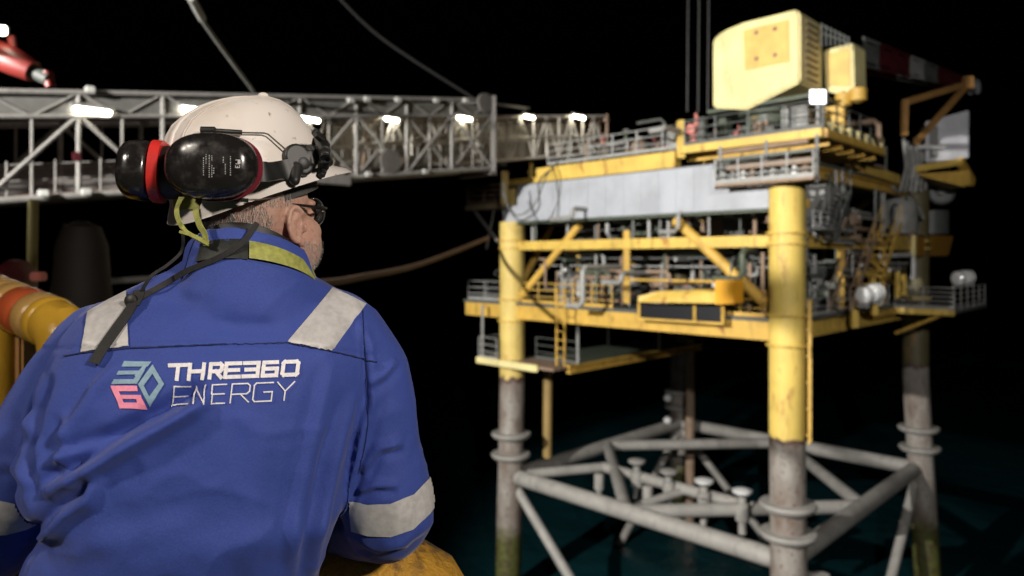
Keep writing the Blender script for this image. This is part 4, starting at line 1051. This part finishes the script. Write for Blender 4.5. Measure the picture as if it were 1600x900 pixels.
# --- things sewn on the coverall, draped over its surface
def lerp2(a, b, t): return (a[0] + (b[0] - a[0]) * t, a[1] + (b[1] - a[1]) * t)
def drape(quad_px, nu, nv, off, bvh=None):
    """grid between the two long edges of a strip, laid on the cloth"""
    bvh = bvh or CBVH; top, bot = quad_px
    def along(pl, t):
        x = t * (len(pl) - 1); i = min(int(x), len(pl) - 2); return lerp2(pl[i], pl[i + 1], x - i)
    mb = MB(); idx = {}
    for j in range(nv + 1):
        for i in range(nu + 1):
            p = lerp2(along(top, i / nu), along(bot, i / nu), j / nv); h = on(bvh, p[0], p[1], off)
            if h is not None: idx[i, j] = len(mb.v); mb.v.append(h)
    for j in range(nv):
        for i in range(nu):
            ks = [(i, j), (i + 1, j), (i + 1, j + 1), (i, j + 1)]
            if all(k in idx for k in ks):
                q = [idx[k] for k in ks]
                if max((mb.v[q[a]] - mb.v[q[(a + 1) % 4]]).length for a in range(4)) < .03: mb.f.append(tuple(q))
    par = list(range(len(mb.v)))
    def root(a):
        while par[a] != a: par[a] = par[par[a]]; a = par[a]
        return a
    for q in mb.f:
        for k in q[1:]: par[root(k)] = root(q[0])
    cnt = {}
    for q in mb.f: cnt[root(q[0])] = cnt.get(root(q[0]), 0) + 1
    if cnt:
        big = max(cnt, key=cnt.get); fs = [q for q in mb.f if root(q[0]) == big]; use = sorted({k for q in fs for k in q}); mp = {k: i for i, k in enumerate(use)}
        mb.v = [mb.v[k] for k in use]; mb.f = [tuple(mp[k] for k in q) for q in fs]
    return mb
REF = simple('reflective_tape', (.47, .46, .45), .45, 0, .1, 90, .2, .0006)
for top, bot, nu, nv in (
    ([(198, 456), (167, 472), (139, 488)], [(202, 543), (165, 546), (128, 551)], 22, 30),
    ([(519, 451), (545, 463), (571, 476)], [(449, 534), (482, 540), (517, 549)], 22, 30)):
    drape((top, bot), nu, nv, .003).build('reflective_stripe', REF, CO, angle=80)
drape(([(545, 782), (575, 788), (610, 786), (645, 772), (668, 748), (676, 736)], [(551, 829), (575, 836), (610, 838), (645, 826), (670, 802), (680, 788)]), 40, 14, .003).build('sleeve_band', REF, CO, angle=80)
drape(([(-70, 770), (-30, 776), (10, 783), (40, 790), (64, 800)], [(-70, 832), (-30, 836), (10, 834), (40, 826), (62, 816)]), 36, 14, .003).build('sleeve_band', REF, CO, angle=80)

SEAM = simple('dark_blue_thread', (.008, .014, .07), .8)
def seam(pl, w, off=.0012):
    mb = MB()
    for a, b in zip(pl[:-1], pl[1:]): ribbon(mb, a, b, w, off)
    return mb.build('seam', SEAM, CO, angle=80)
def ribbon(mb, a, b, w, off):
    d = np.array(b, float) - np.array(a, float); L = np.hypot(*d); d /= L; n_ = np.array((-d[1], d[0]))
    k = max(1, int(L / 2)); rows = []
    for i in range(k + 1):
        c = np.array(a, float) + d * L * i / k; rows.append([on(CBVH, *(c + n_ * w * s_), off) for s_ in (-.5, -.17, .17, .5)])
        if None in rows[-1]: return
    if any((rows[i + 1][0] - rows[i][0]).length > .03 for i in range(k)): return
    o = len(mb.v)
    for r_ in rows: mb.v += r_
    mb.f += [(o + 4 * i + q, o + 4 * i + q + 1, o + 4 * i + q + 5, o + 4 * i + q + 4) for i in range(k) for q in range(3)]
seam([(62, 567), (100, 557), (128, 552), (200, 545), (300, 541), (400, 537), (449, 535), (517, 550), (560, 559), (588, 566)], 1.5, .0022)
seam([(566, 478), (568, 520), (574, 580), (576, 620), (575, 660), (569, 700), (560, 740)], 1.2)
# chest-high logo on the back: three-faced cube mark and two lines of lettering
GL = {  # strokes on a unit box, y down
 'T': [((0, 0), (1, 0)), ((.5, 0), (.5, 1))], 'H': [((0, 0), (0, 1)), ((1, 0), (1, 1)), ((0, .5), (1, .5))],
 'R': [((0, 0), (0, 1)), ((0, 0), (.85, 0)), ((.85, 0), (1, .12)), ((1, .12), (1, .42)), ((1, .42), (.85, .55)), ((.85, .55), (0, .55)), ((.5, .55), (1, 1))],
 'E': [((0, 0), (1, 0)), ((0, 0), (0, 1)), ((0, .5), (.9, .5)), ((0, 1), (1, 1))],
 '3': [((0, 0), (1, 0)), ((1, 0), (1, 1)), ((.15, .5), (1, .5)), ((0, 1), (1, 1))],
 '6': [((.05, 0), (.95, 0)), ((0, .05), (0, 1)), ((0, 1), (1, 1)), ((1, 1), (1, .5)), ((1, .48), (0, .48))],
 '0': [((.1, 0), (.9, 0)), ((.9, 0), (1, .12)), ((1, .12), (1, .88)), ((1, .88), (.9, 1)), ((.9, 1), (.1, 1)), ((.1, 1), (0, .88)), ((0, .88), (0, .12)), ((0, .12), (.1, 0))],
 'N': [((0, 1), (.12, 0)), ((.12, 0), (.88, 1)), ((.88, 1), (1, 0))],
 'G': [((1, 0), (.1, 0)), ((.1, 0), (0, .12)), ((0, .12), (0, .88)), ((0, .88), (.1, 1)), ((.1, 1), (1, 1)), ((1, 1), (1, .5)), ((1, .5), (.55, .5))],
 'Y': [((0, 0), (.5, .5)), ((1, 0), (.5, .5)), ((.5, .5), (.5, 1))]}
def word(mb, chars, top, bot, wid, slant):
    for n_, (ch, x0, x1) in enumerate(chars):
        for m_, (a, b) in enumerate(GL[ch]):
            def mp(p):
                x = x0 + (x1 - x0) * p[0]; t, b_ = top(x), bot(x); y = t + (b_ - t) * p[1]
                return (120 + (x + slant * (.5 - p[1])) / 4, 500 + y / 4)
            A, B = mp(a), mp(b); d = np.array(B) - np.array(A); d = d / np.hypot(*d) * wid * .48
            ribbon(mb, tuple(np.array(A) - d), tuple(np.array(B) + d), wid, 0.0018 + .00004 * ((n_ * 7 + m_) % 12))
LETM = simple('white_print', (.8, .78, .8), .6, 0, .1, 200)
tx = MB()
word(tx, [('T', 578, 684), ('H', 705, 792), ('R', 835, 905), ('E', 932, 1018), ('3', 1045, 1132), ('6', 1165, 1250), ('0', 1287, 1378)],
     lambda x: 286 - (x - 570) * 25 / 820, lambda x: 372 - (x - 570) * 31 / 820, 6.0, 10)
tx.build('lettering', LETM, CO, angle=80)
tx = MB()
word(tx, [('E', 602, 704), ('N', 736, 802), ('E', 842, 930), ('R', 965, 1078), ('G', 1104, 1220), ('Y', 1248, 1352)],
     lambda x: 416 - (x - 595) * 30 / 760, lambda x: 536 - (x - 595) * 38 / 760, 2.0, 14)
tx.build('lettering', LETM, CO, angle=80)
def plate(mb, quads, off=.0018):
    for k, q in enumerate(quads):
        p = [(120 + x / 4, 500 + y / 4) for x, y in q]
        m_ = drape(((p[0], p[1]), (p[3], p[2])), 8, 4, off + .00006 * k); mb.add(m_.v, m_.f)
EMB = simple('grey_blue_print', (.24, .38, .47), .6, 0, .1, 200); EMP = simple('pink_print', (.85, .28, .4), .6, 0, .1, 200)
e3 = MB()
plate(e3, [[(296, 260), (468, 262), (445, 293), (280, 293)], [(262, 318), (405, 318), (392, 342), (246, 342)], [(232, 370), (378, 372), (378, 400), (214, 400)],
           [(420, 285), (458, 262), (402, 352), (362, 352)], [(385, 330), (428, 315), (380, 398), (342, 398)]])
plate(e3, [[(476, 280), (548, 402), (514, 402), (466, 322)], [(548, 400), (455, 540), (452, 482), (514, 398)], [(385, 402), (418, 405), (455, 480), (457, 540)], [(474, 282), (480, 330), (420, 412), (384, 404)]])
e3.build('emblem', EMB, CO, angle=80)
e6 = MB()
plate(e6, [[(210, 410), (378, 412), (384, 446), (226, 446)], [(226, 445), (264, 445), (278, 470), (238, 470)], [(238, 469), (402, 469), (410, 494), (250, 494)],
           [(250, 493), (288, 493), (296, 517), (260, 517)], [(374, 493), (412, 493), (424, 517), (380, 517)], [(260, 516), (424, 516), (440, 553), (270, 553)]])
e6.build('emblem', EMP, CO, angle=80)

# --- collar, lanyard round it
def ringband(z0, z1, r0, r1, tilt, a0=0, a1=360, n=48, th=.004, cx=V3((0, 0, 0))):
    """tilted band round the neck; angle 0 = far side from the viewer"""
    rows = []
    for k in range(n + 1):
        u = math.radians(a0 + (a1 - a0) * k / n); d = (NB * math.cos(u) * 1.05 + DB * math.sin(u))
        dz = -tilt * (math.cos(u) + .25 * math.sin(u))
        rows.append([CC + cx + d * r + Z * (z + dz) for r, z in ((r0, z0), (r1, z1), (r1 - th, z1 + .001), (r0 - th, z0))])
    mb = MB(); full = abs(a1 - a0) >= 360
    return mb.loft(rows, not full)
ringband(.012, .03, .083, .0795, .044).build('collar_lining', BLK, CO, angle=60)
YG = simple('yellow_green_webbing', (.34, .35, .085), .7, 0, .2, 120, .3, .0008)
TAGM = simple('black_tag', (.016, .018, .015), .6, 0, .3, 160)
ringband(-.022, .003, .1105, .1005, .044, 62, 178, 30, .0025).build('lanyard', YG, MAN, angle=60)
ringband(-.024, .005, .1105, .0995, .044, 179, 222, 20, .004).build('lanyard_sleeve', TAGM, MAN, angle=60)
def strip(pts, w, th, name, mat, parent, up=V3((0, -1, 0)), tw=None):
    """flat webbing strip"""
    n = 6; P = []
    for i in range(len(pts) - 1):
        p0, p1, p2, p3 = pts[max(i - 1, 0)], pts[i], pts[i + 1], pts[min(i + 2, len(pts) - 1)]
        for k in range(n):
            f = k / n; P.append(.5 * ((2 * p1) + (p2 - p0) * f + (2 * p0 - 5 * p1 + 4 * p2 - p3) * f * f + (3 * p1 - p0 - 3 * p2 + p3) * f ** 3))
    P.append(pts[-1]); rings = []
    for i, p in enumerate(P):
        d = (P[min(i + 1, len(P) - 1)] - P[max(i - 1, 0)]).normalized(); u = V3(up)
        if tw: u = (u + d.orthogonal().normalized() * math.sin(i / len(P) * tw) * 1.2).normalized()
        s_ = d.cross(u).normalized(); u = s_.cross(d)
        rings.append([p + s_ * w / 2 * a + u * th / 2 * b for a, b in ((-1, -1), (1, -1), (1, 1), (-1, 1))])
    return MB().loft(rings).build(name, mat, parent, angle=60)

# --- hard hat
HHP = math.radians(19)
yaw = math.radians(42); HR2 = HR; HR = V3((math.cos(yaw), -math.sin(yaw), 0))
HHF = V3((math.sin(yaw) * math.cos(HHP), math.cos(yaw) * math.cos(HHP), math.sin(HHP))); HHU = HR.cross(HHF)
HB = at(396, 299, 1.275)
def hb(f, r, u): return HB + HHF * f + HR * r + HHU * u
def hat_ring(a, b, h, n=64, peak=0.0, rear=0.0, off=0.0):
    out = []
    for k in range(n):
        u = 2 * math.pi * k / n; c_, s_ = math.cos(u), math.sin(u)
        f = a * math.copysign(abs(c_) ** .9, c_); r = b * math.copysign(abs(s_) ** .9, s_)
        pk = max(0, c_) ** 3 * peak; f += pk; hh = h - pk * .32 - max(0, -c_) ** 2 * rear
        out.append(hb(f + off, r, hh))
    return out
def shell(inner=0.0):
    i = inner; rg = [hat_ring(.146 - i, .122 - i, -.002 + i * .2, peak=.046, rear=.014), hat_ring(.142 - i, .118 - i, .006, peak=.038, rear=.011)]
    for h, k in ((.014, .965), (.03, .955), (.055, .935), (.08, .895), (.102, .835), (.12, .755), (.135, .645), (.146, .5), (.153, .33), (.1565, .15), (.157, .02)):
        rg.append(hat_ring((.138) * k - i, (.114) * k - i, h - i))
    return rg
hm = MB(); a_, b_ = shell(), shell(.004)
hm.loft(a_[::-1] + b_, True)
hatm, nt, bs = nodes_of('hard_hat_plastic')
c_ = mix(nt, noise_fac(nt, 9, 5, None, .45, .7), (.76, .71, .66), (.66, .59, .52)); c_ = mix(nt, noise_fac(nt, 55, 6, None, .64, .72), c_, (.3, .25, .2)); c_ = mix(nt, noise_fac(nt, 18, 6, (1, .3, 1), .68, .74, .7), c_, (.4, .34, .28))
nt.links.new(c_, bs.inputs['Base Color']); bs.inputs['Roughness'].default_value = .42
bump(nt, bs, 30, .08, .002)
HAT = hm.build('hard_hat', hatm, MAN, angle=50)
HBVH = BVHTree.FromPolygons(hm.v, hm.f)
# raised ridges over the crown and small nub
for r0, w in ((0, .016), (-.034, .008), (.034, .008)):
    pts = []
    for k in range(17):
        u = math.radians(20 + k * 8.75); q = hb(.2 * math.cos(u) - .005, r0 * (.6 + .4 * math.sin(u)), .22 * math.sin(u))
        d = (hb(0, r0 * .9, .03) - q).normalized(); h, n_, i_, r_ = HBVH.ray_cast(q, d)
        if h is not None: pts.append(h + n_.normalized() * (.0005 if n_.dot(d) < 0 else -.0005))
    if len(pts) > 3: MB().tube(pts, w / 2, 10, flat=.35, up=HHU).build('ridge', hatm, HAT)
MB().ball(at(411, 149, 1.262), (.009, .006, .005), nu=12, nv=8).build('vent_cap', hatm, HAT)
# suspension band, nape strap
def bandring(h0, h1, a, b, a0, a1, n=40, th=.003):
    rows = []
    for k in range(n + 1):
        u = math.radians(a0 + (a1 - a0) * k / n)
        rows.append([hb(aa * math.cos(u), bb * math.sin(u), h) for aa, bb, h in ((a, b, h0), (a, b, h1), (a - th, b - th, h1), (a - th, b - th, h0))])
    return MB().loft(rows, True)
bandring(-.022, .004, .113, .089, 20, 200).build('head_band', simple('dark_grey_foam', (.05, .05, .047), .8), HAT, angle=60)
strip([hb(-.085, .07, -.018), hb(-.095, .04, -.035), hb(-.085, 0, -.045)], .02, .002, 'nape_strap', simple('grey_webbing', (.3, .3, .28), .8), HAT, up=-HHF)
HR = HR2
HAIR, nt, bs = nodes_of('grey_hair')
c_ = mix(nt, noise_fac(nt, 300, 3, (1, 1, .15), .4, .6), (.34, .29, .26), (.5, .45, .41)); nt.links.new(c_, bs.inputs['Base Color']); bs.inputs['Roughness'].default_value = .6
def strands(name, region, n, L, thick, down, seed):
    rs = random.Random(seed); mb = MB(); cand = [i for i in range(len(bv)) if region(bv[i])]
    bn = normals_of(bv, bf)
    for _ in range(n):
        i = rs.choice(cand); p = V3(bv[i]) + V3((rs.uniform(-1, 1), rs.uniform(-1, 1), rs.uniform(-1, 1))) * .0025; nn = V3(bn[i])
        d = (nn * .5 + V3(down) + V3((rs.uniform(-1, 1), rs.uniform(-1, 1), rs.uniform(-1, 1))) * .3).normalized(); l = L * rs.uniform(.6, 1.2)
        s_ = d.cross(nn).normalized() * thick; m_ = p + d * l * .55 + nn * .001
        mb.add([p - s_, p + s_, m_ + s_ * .8, m_ - s_ * .8, p + d * l], [(0, 1, 2, 3), (3, 2, 4)])
    return mb.build(name, HAIR, MAN, False)
def loc(p):
    d = V3(p) - HC; return d.dot(HF), d.dot(HR), d.dot(HU)
def hair_r(p):
    f, r, u = loc(p); return -.125 < f < .012 - .0 and -.05 < u < .1 and abs(r) < .1 and (f < -.04 or (u > .02 and f < .0)) and (V3(p) - HC).length < .13 and not (abs(r) > .07 and f > -.05 and u < .03)
def beard_r(p):
    f, r, u = loc(p); return f > .012 and -.13 < u < -.038 + max(0, .05 - f) * .2 and abs(r) < .08 and not (f > .078 and -.075 < u < -.045 and abs(r) < .028)
strands('hair', hair_r, 9000, .0075, .00025, -HU * 1.6 - HF * .6, 3); strands('beard', beard_r, 7000, .0045, .00025, -HU * 1.2 + HF * .15, 5)
# eyes, brows, glasses
GLF = simple('black_plastic', (.014, .014, .014), .35)
gl, nt, bs = nodes_of('clear_lens'); bs.inputs['Base Color'].default_value = (.8, .85, .85, 1); bs.inputs['Transmission Weight'].default_value = .9; bs.inputs['Roughness'].default_value = .05; bs.inputs['IOR'].default_value = 1.2
G_ = MB()
for s_ in (-1, 1):
    ring = [hl(.098 - .012 * abs(math.cos(u)) * (1 if math.cos(u) * s_ > 0 else 0) - .006, (.034 + .029 * math.cos(u)) * s_ if s_ > 0 else -(.034 + .029 * math.cos(u)), .012 + .022 * math.sin(u)) for u in [math.pi * k / 10 for k in range(21)]]
    G_.tube(ring, .0022, 6, False)
    G_.tube([hl(.088, .064 * s_, .018), hl(.06, .077 * s_, .02), hl(.02, .081 * s_, .026), hl(-.005, .077 * s_, .03)], [.003, .003, .0025, .002], 8)
G_.tube([hl(.097, -.008, .014), hl(.1, 0, .016), hl(.097, .008, .014)], .002, 6)
GLS = G_.build('safety_glasses', GLF, MAN)
for s_ in (-1, 1):
    MB().lathe(hl(.089, .034 * s_, .012), [(.02, -.001), (.026, 0), (.026, .001), (.01, .003), (.001, .0035)], HF, 20).build('lens', gl, GLS)
    MB().ball(hl(.0755, .033 * s_, .008), (.0108, .012, .0062), HA, 14, 8).build('eye', simple('eye_white', (.6, .57, .53), .2), MAN)
    MB().ball(hl(.0825, .033 * s_, .008), (.0044, .0055, .0045), HA, 12, 8).build('iris', simple('dark_iris', (.02, .025, .03), .2), MAN)

# --- ear defenders parked at the back of the hat
CUP, nt, bs = nodes_of('glossy_black_shell')
c_ = mix(nt, noise_fac(nt, 60, 6, None, .5, .7), (.012, .011, .011), (.04, .035, .032)); nt.links.new(c_, bs.inputs['Base Color']); bs.inputs['Roughness'].default_value = .2
nt.links.new(noise_fac(nt, 45, 5, None, .2, 1.5), bs.inputs['Roughness'])
RINGM = simple('dark_red_ring', (.2, .02, .035), .35); RINGR = simple('red_ring', (.6, .03, .025), .4)
def cup(c, out, lng, a, b, th, ring_mat, ring_w, flat_top=.5):
    out = V3(out).normalized(); lng = (V3(lng) - out * V3(lng).dot(out)).normalized(); sh = out.cross(lng)
    def rg(k, h, n=48, e=2.35):
        res = []
        for i in range(n):
            u = 2 * math.pi * i / n; cu, su = math.cos(u), math.sin(u)
            res.append(c + out * h + lng * a * k * math.copysign(abs(cu) ** (2 / e), cu) + sh * b * k * math.copysign(abs(su) ** (2 / e), su))
        return res
    prof = [(.9, -.002), (.985, .004), (1.0, th * .2), (.99, th * .45), (.95, th * .66), (.87, th * .82), (.74, th * .93), (.5, th * 1.0), (.2, th * 1.025), (.01, th * 1.03)]
    s_ = MB().loft([rg(k, h) for k, h in prof]); o = s_.build('ear_cup', CUP, HAT, angle=70)
    MB().loft([rg(k, h) for k, h in ((.93, -.003), (1.025, -.003), (1.03, -.003 - ring_w * .5), (1.02, -.003 - ring_w), (.93, -.003 - ring_w))]).build('trim_ring', ring_mat, o, angle=60)
    MB().loft([rg(k, h) for k, h in ((.6, -.004 - ring_w), (.86, -.004 - ring_w), (.88, -.012 - ring_w), (.85, -.026 - ring_w), (.78, -.032 - ring_w), (.6, -.03 - ring_w), (.5, -.012 - ring_w))]).build('cushion', BLK, o, angle=70)
    return o, s_
c1 = at(337, 262, 1.115); out1 = V3((-.02, -1, .06)); lng1 = V3((1, .1, 0))
o1, m1 = cup(c1, out1, lng1, .067, .049, .044, RINGM, .006)
c2 = at(238, 268, 1.155); out2 = V3((-.97, -.22, .05))
o2, m2 = cup(c2, out2, V3((.05, .2, 1)), .046, .05, .046, RINGR, .0145)
# faint print on the near cup
MBV = BVHTree.FromPolygons(m1.v, m1.f); PR = simple('grey_print', (.4, .4, .4), .5, 0, .2, 300); pm_ = MB()
def cupline(x0, y0, x1, y1, w):
    m_ = drape((((x0, y0 - w / 2), (x1, y1 - w / 2)), ((x0, y0 + w / 2), (x1, y1 + w / 2))), max(2, int(abs(x1 - x0) / 2) + 1), 1, .0006, MBV); pm_.add(m_.v, m_.f)
for k, (x, y0, y1) in enumerate(((318, 246, 274), (322, 241, 256), (327, 242, 276), (331, 243, 250), (331, 258, 277), (334, 262, 270), (349, 245, 253), (352, 256, 271), (360, 244, 275))):
    y = y0
    rq = random.Random(k)
    while y < y1:
        L = rq.uniform(1.2, 3); cupline(x - .5, y + L / 2, x + .9, y + L / 2, L * .8); y += L + 1.1
for (a, b) in (((368, 262), (374, 262)), ((374, 258), (374, 262)), ((371, 259.5), (371, 262)), ((368, 258), (368, 262)), ((368, 256), (375, 256)), ((368, 250), (375, 250)), ((372, 253), (375, 256)), ((372, 253), (375, 250))):
    ribbon_d = (b[0] - a[0], b[1] - a[1])
    if abs(ribbon_d[0]) > 3: cupline(a[0], a[1], b[0], b[1], 1.1)
    else: cupline(min(a[0], b[0]) - .5, (a[1] + b[1]) / 2, max(a[0], b[0]) + .6, (a[1] + b[1]) / 2, abs(b[1] - a[1]))
pm_.build('print', PR, o1, False)

# --- bracket, arms and wires of the ear defenders on the side of the hat
def hx(px, py, off=.004):
    p = on(HBVH, px, py, off)
    return p if p is not None else at(px, py, 1.2)
BRK = simple('matt_black_plastic', (.014, .014, .013), .5, 0, .3, 60, .1, .001)
k_ = MB()
bnv = V3((.55, -.83, .08)).normalized()
def disc(x, y, r, h, off=.0):
    k_.lathe(hx(x, y, off), [(.001, -.004), (r, -.004), (r, h * .75), (r * .86, h), (.001, h)], bnv, 28)
disc(460, 247, .0215, .018); disc(481, 249, .015, .016); disc(470, 262, .016, .02); disc(458, 280, .009, .014)
k_.tube([hx(457, 262, .01), hx(456, 288, .012)], [.010, .0085], 14); k_.ball(hx(456, 288, .012), .0085)
k_.tube([hx(474, 240, .012), hx(492, 246, .016), hx(504, 258, .012)], [.013, .011, .009], 14)
k_.tube([hx(486, 206, .006), hx(497, 226, .01), hx(508, 248, .012), hx(503, 270, .012), hx(497, 280, .01)], [.007, .009, .009, .008, .006], 14)
k_.tube([hx(492, 222, .01), hx(508, 236, .01)], [.011, .009], 12); k_.tube([hx(470, 240, .02), hx(474, 262, .022)], [.006, .006], 10)
kv, kf, ke = voxel(k_, .0016, 3, .5)
BR_ = mesh_obj('bracket', kv, kf, BRK, HAT)
MB().lathe(hx(464, 258, .014), [(.001, -.006), (.011, -.005), (.012, .004), (.008, .006), (.002, .0065)], V3((.5, -.85, 0)), 18).build('pivot', BRK, BR_)
MB().tube([hx(492, 210, .012), hx(494, 232, .02), hx(502, 262, .014), hx(498, 278, .012)], [.004, .006, .006, .004], 10).build('lever', BRK, BR_)
strip([at(400, 268, 1.12), at(418, 268, 1.13), hx(432, 268, .012), hx(452, 264, .014)], .030, .005, 'ear_cup_arm', BRK, HAT, up=V3((.2, -1, 0)))
WIR = simple('steel_wire', (.3, .28, .26), .35, .8)
for pts in ([hx(345, 208, .008), hx(378, 210, .008), hx(410, 211, .008), hx(416, 213, .008), hx(448, 242, .01)], [at(388, 312, 1.14), at(405, 312, 1.15), hx(428, 308, .006), hx(434, 303, .006), hx(452, 272, .012), hx(458, 262, .016)]):
    MB().tube(pts, .0014, 8).build('wire_arm', WIR, HAT)
MB().tube([hx(319, 209, .012), hx(338, 209, .011), hx(340, 209, .01), hx(377, 210, .009)], [.0058, .0058, .0036, .0036], 10).build('slider', BRK, HAT)
MB().tube([at(330, 311, 1.12), at(388, 313, 1.13)], .003, 10).build('slider', BRK, HAT)
MB().box(at(259, 262, 1.17), .012, .03, .034).build('cup_link', BRK, HAT, False, bevel=.008)
# --- webbing: ribbon of the lanyard under the hat rim and the black chin strap hanging loose
strip([at(284, 308, 1.13), at(276, 330, 1.115), at(283, 352, 1.105), at(297, 366, 1.1), at(325, 380, 1.1)], .0085, .0015, 'lanyard_ribbon', YG, MAN, tw=3)
strip([at(312, 310, 1.125), at(306, 330, 1.115), at(312, 352, 1.1), at(320, 366, 1.098), at(322, 384, 1.1)], .010, .0015, 'lanyard_ribbon', YG, MAN, tw=2)
strip([at(281, 362, 1.1), at(300, 368, 1.095), at(326, 382, 1.095)], .004, .003, 'lanyard_loop', YG, MAN)
strip([hx(276, 322, .004), hx(292, 318, .004), hx(310, 318, .004)], .02, .002, 'retaining_clip', YG, HAT)
def cl(px, py, off=.005):
    p = on(CBVH, px, py, off)
    return p if p is not None else at(px, py, 1.1)
STR = simple('black_webbing', (.012, .012, .012), .7, 0, .3, 200, .2, .0006)
strip([at(402, 348, 1.115), at(380, 378, 1.105), at(345, 401, 1.1), cl(300, 424, .006), cl(262, 446, .005), cl(222, 470, .007)], .0085, .002, 'chin_strap', STR, MAN)
strip([at(286, 364, 1.12), at(284, 392, 1.125), at(262, 414, 1.11), at(236, 432, 1.09), cl(222, 466, .007)], .0045, .002, 'chin_strap', STR, MAN)
strip([cl(222, 462, .009), cl(206, 490, .008), cl(184, 520, .007), cl(166, 545, .007), cl(151, 568, .008)], .0145, .0022, 'chin_strap', STR, MAN)
strip([cl(225, 462, .012), cl(222, 468, .01), cl(212, 484, .009)], .016, .002, 'chin_strap', STR, MAN)
MB().lathe(cl(210, 477, .009), [(.001, -.006), (.009, -.005), (.01, .003), (.006, .006), (.001, .0065)], V3((-.2, -1, .1)), 16).build('buckle', BRK, MAN)
# --- boots
for s_ in (-1, 1):
    h = HIPC + DB * .105 * s_; b = V3((h.x, h.y, FL_))
    MB().loft([[b + NB * (.05 + q[0] * w) + DB * q[1] * w2 + Z * z for q in [(math.cos(2 * math.pi * k / 24), math.sin(2 * math.pi * k / 24)) for k in range(24)]]
               for z, w, w2 in ((0, .15, .055), (.03, .152, .056), (.06, .145, .052), (.085, .11, .05), (.12, .075, .05), (.2, .068, .052))]).build('boot', simple('black_leather', (.02, .018, .016), .5), MAN)
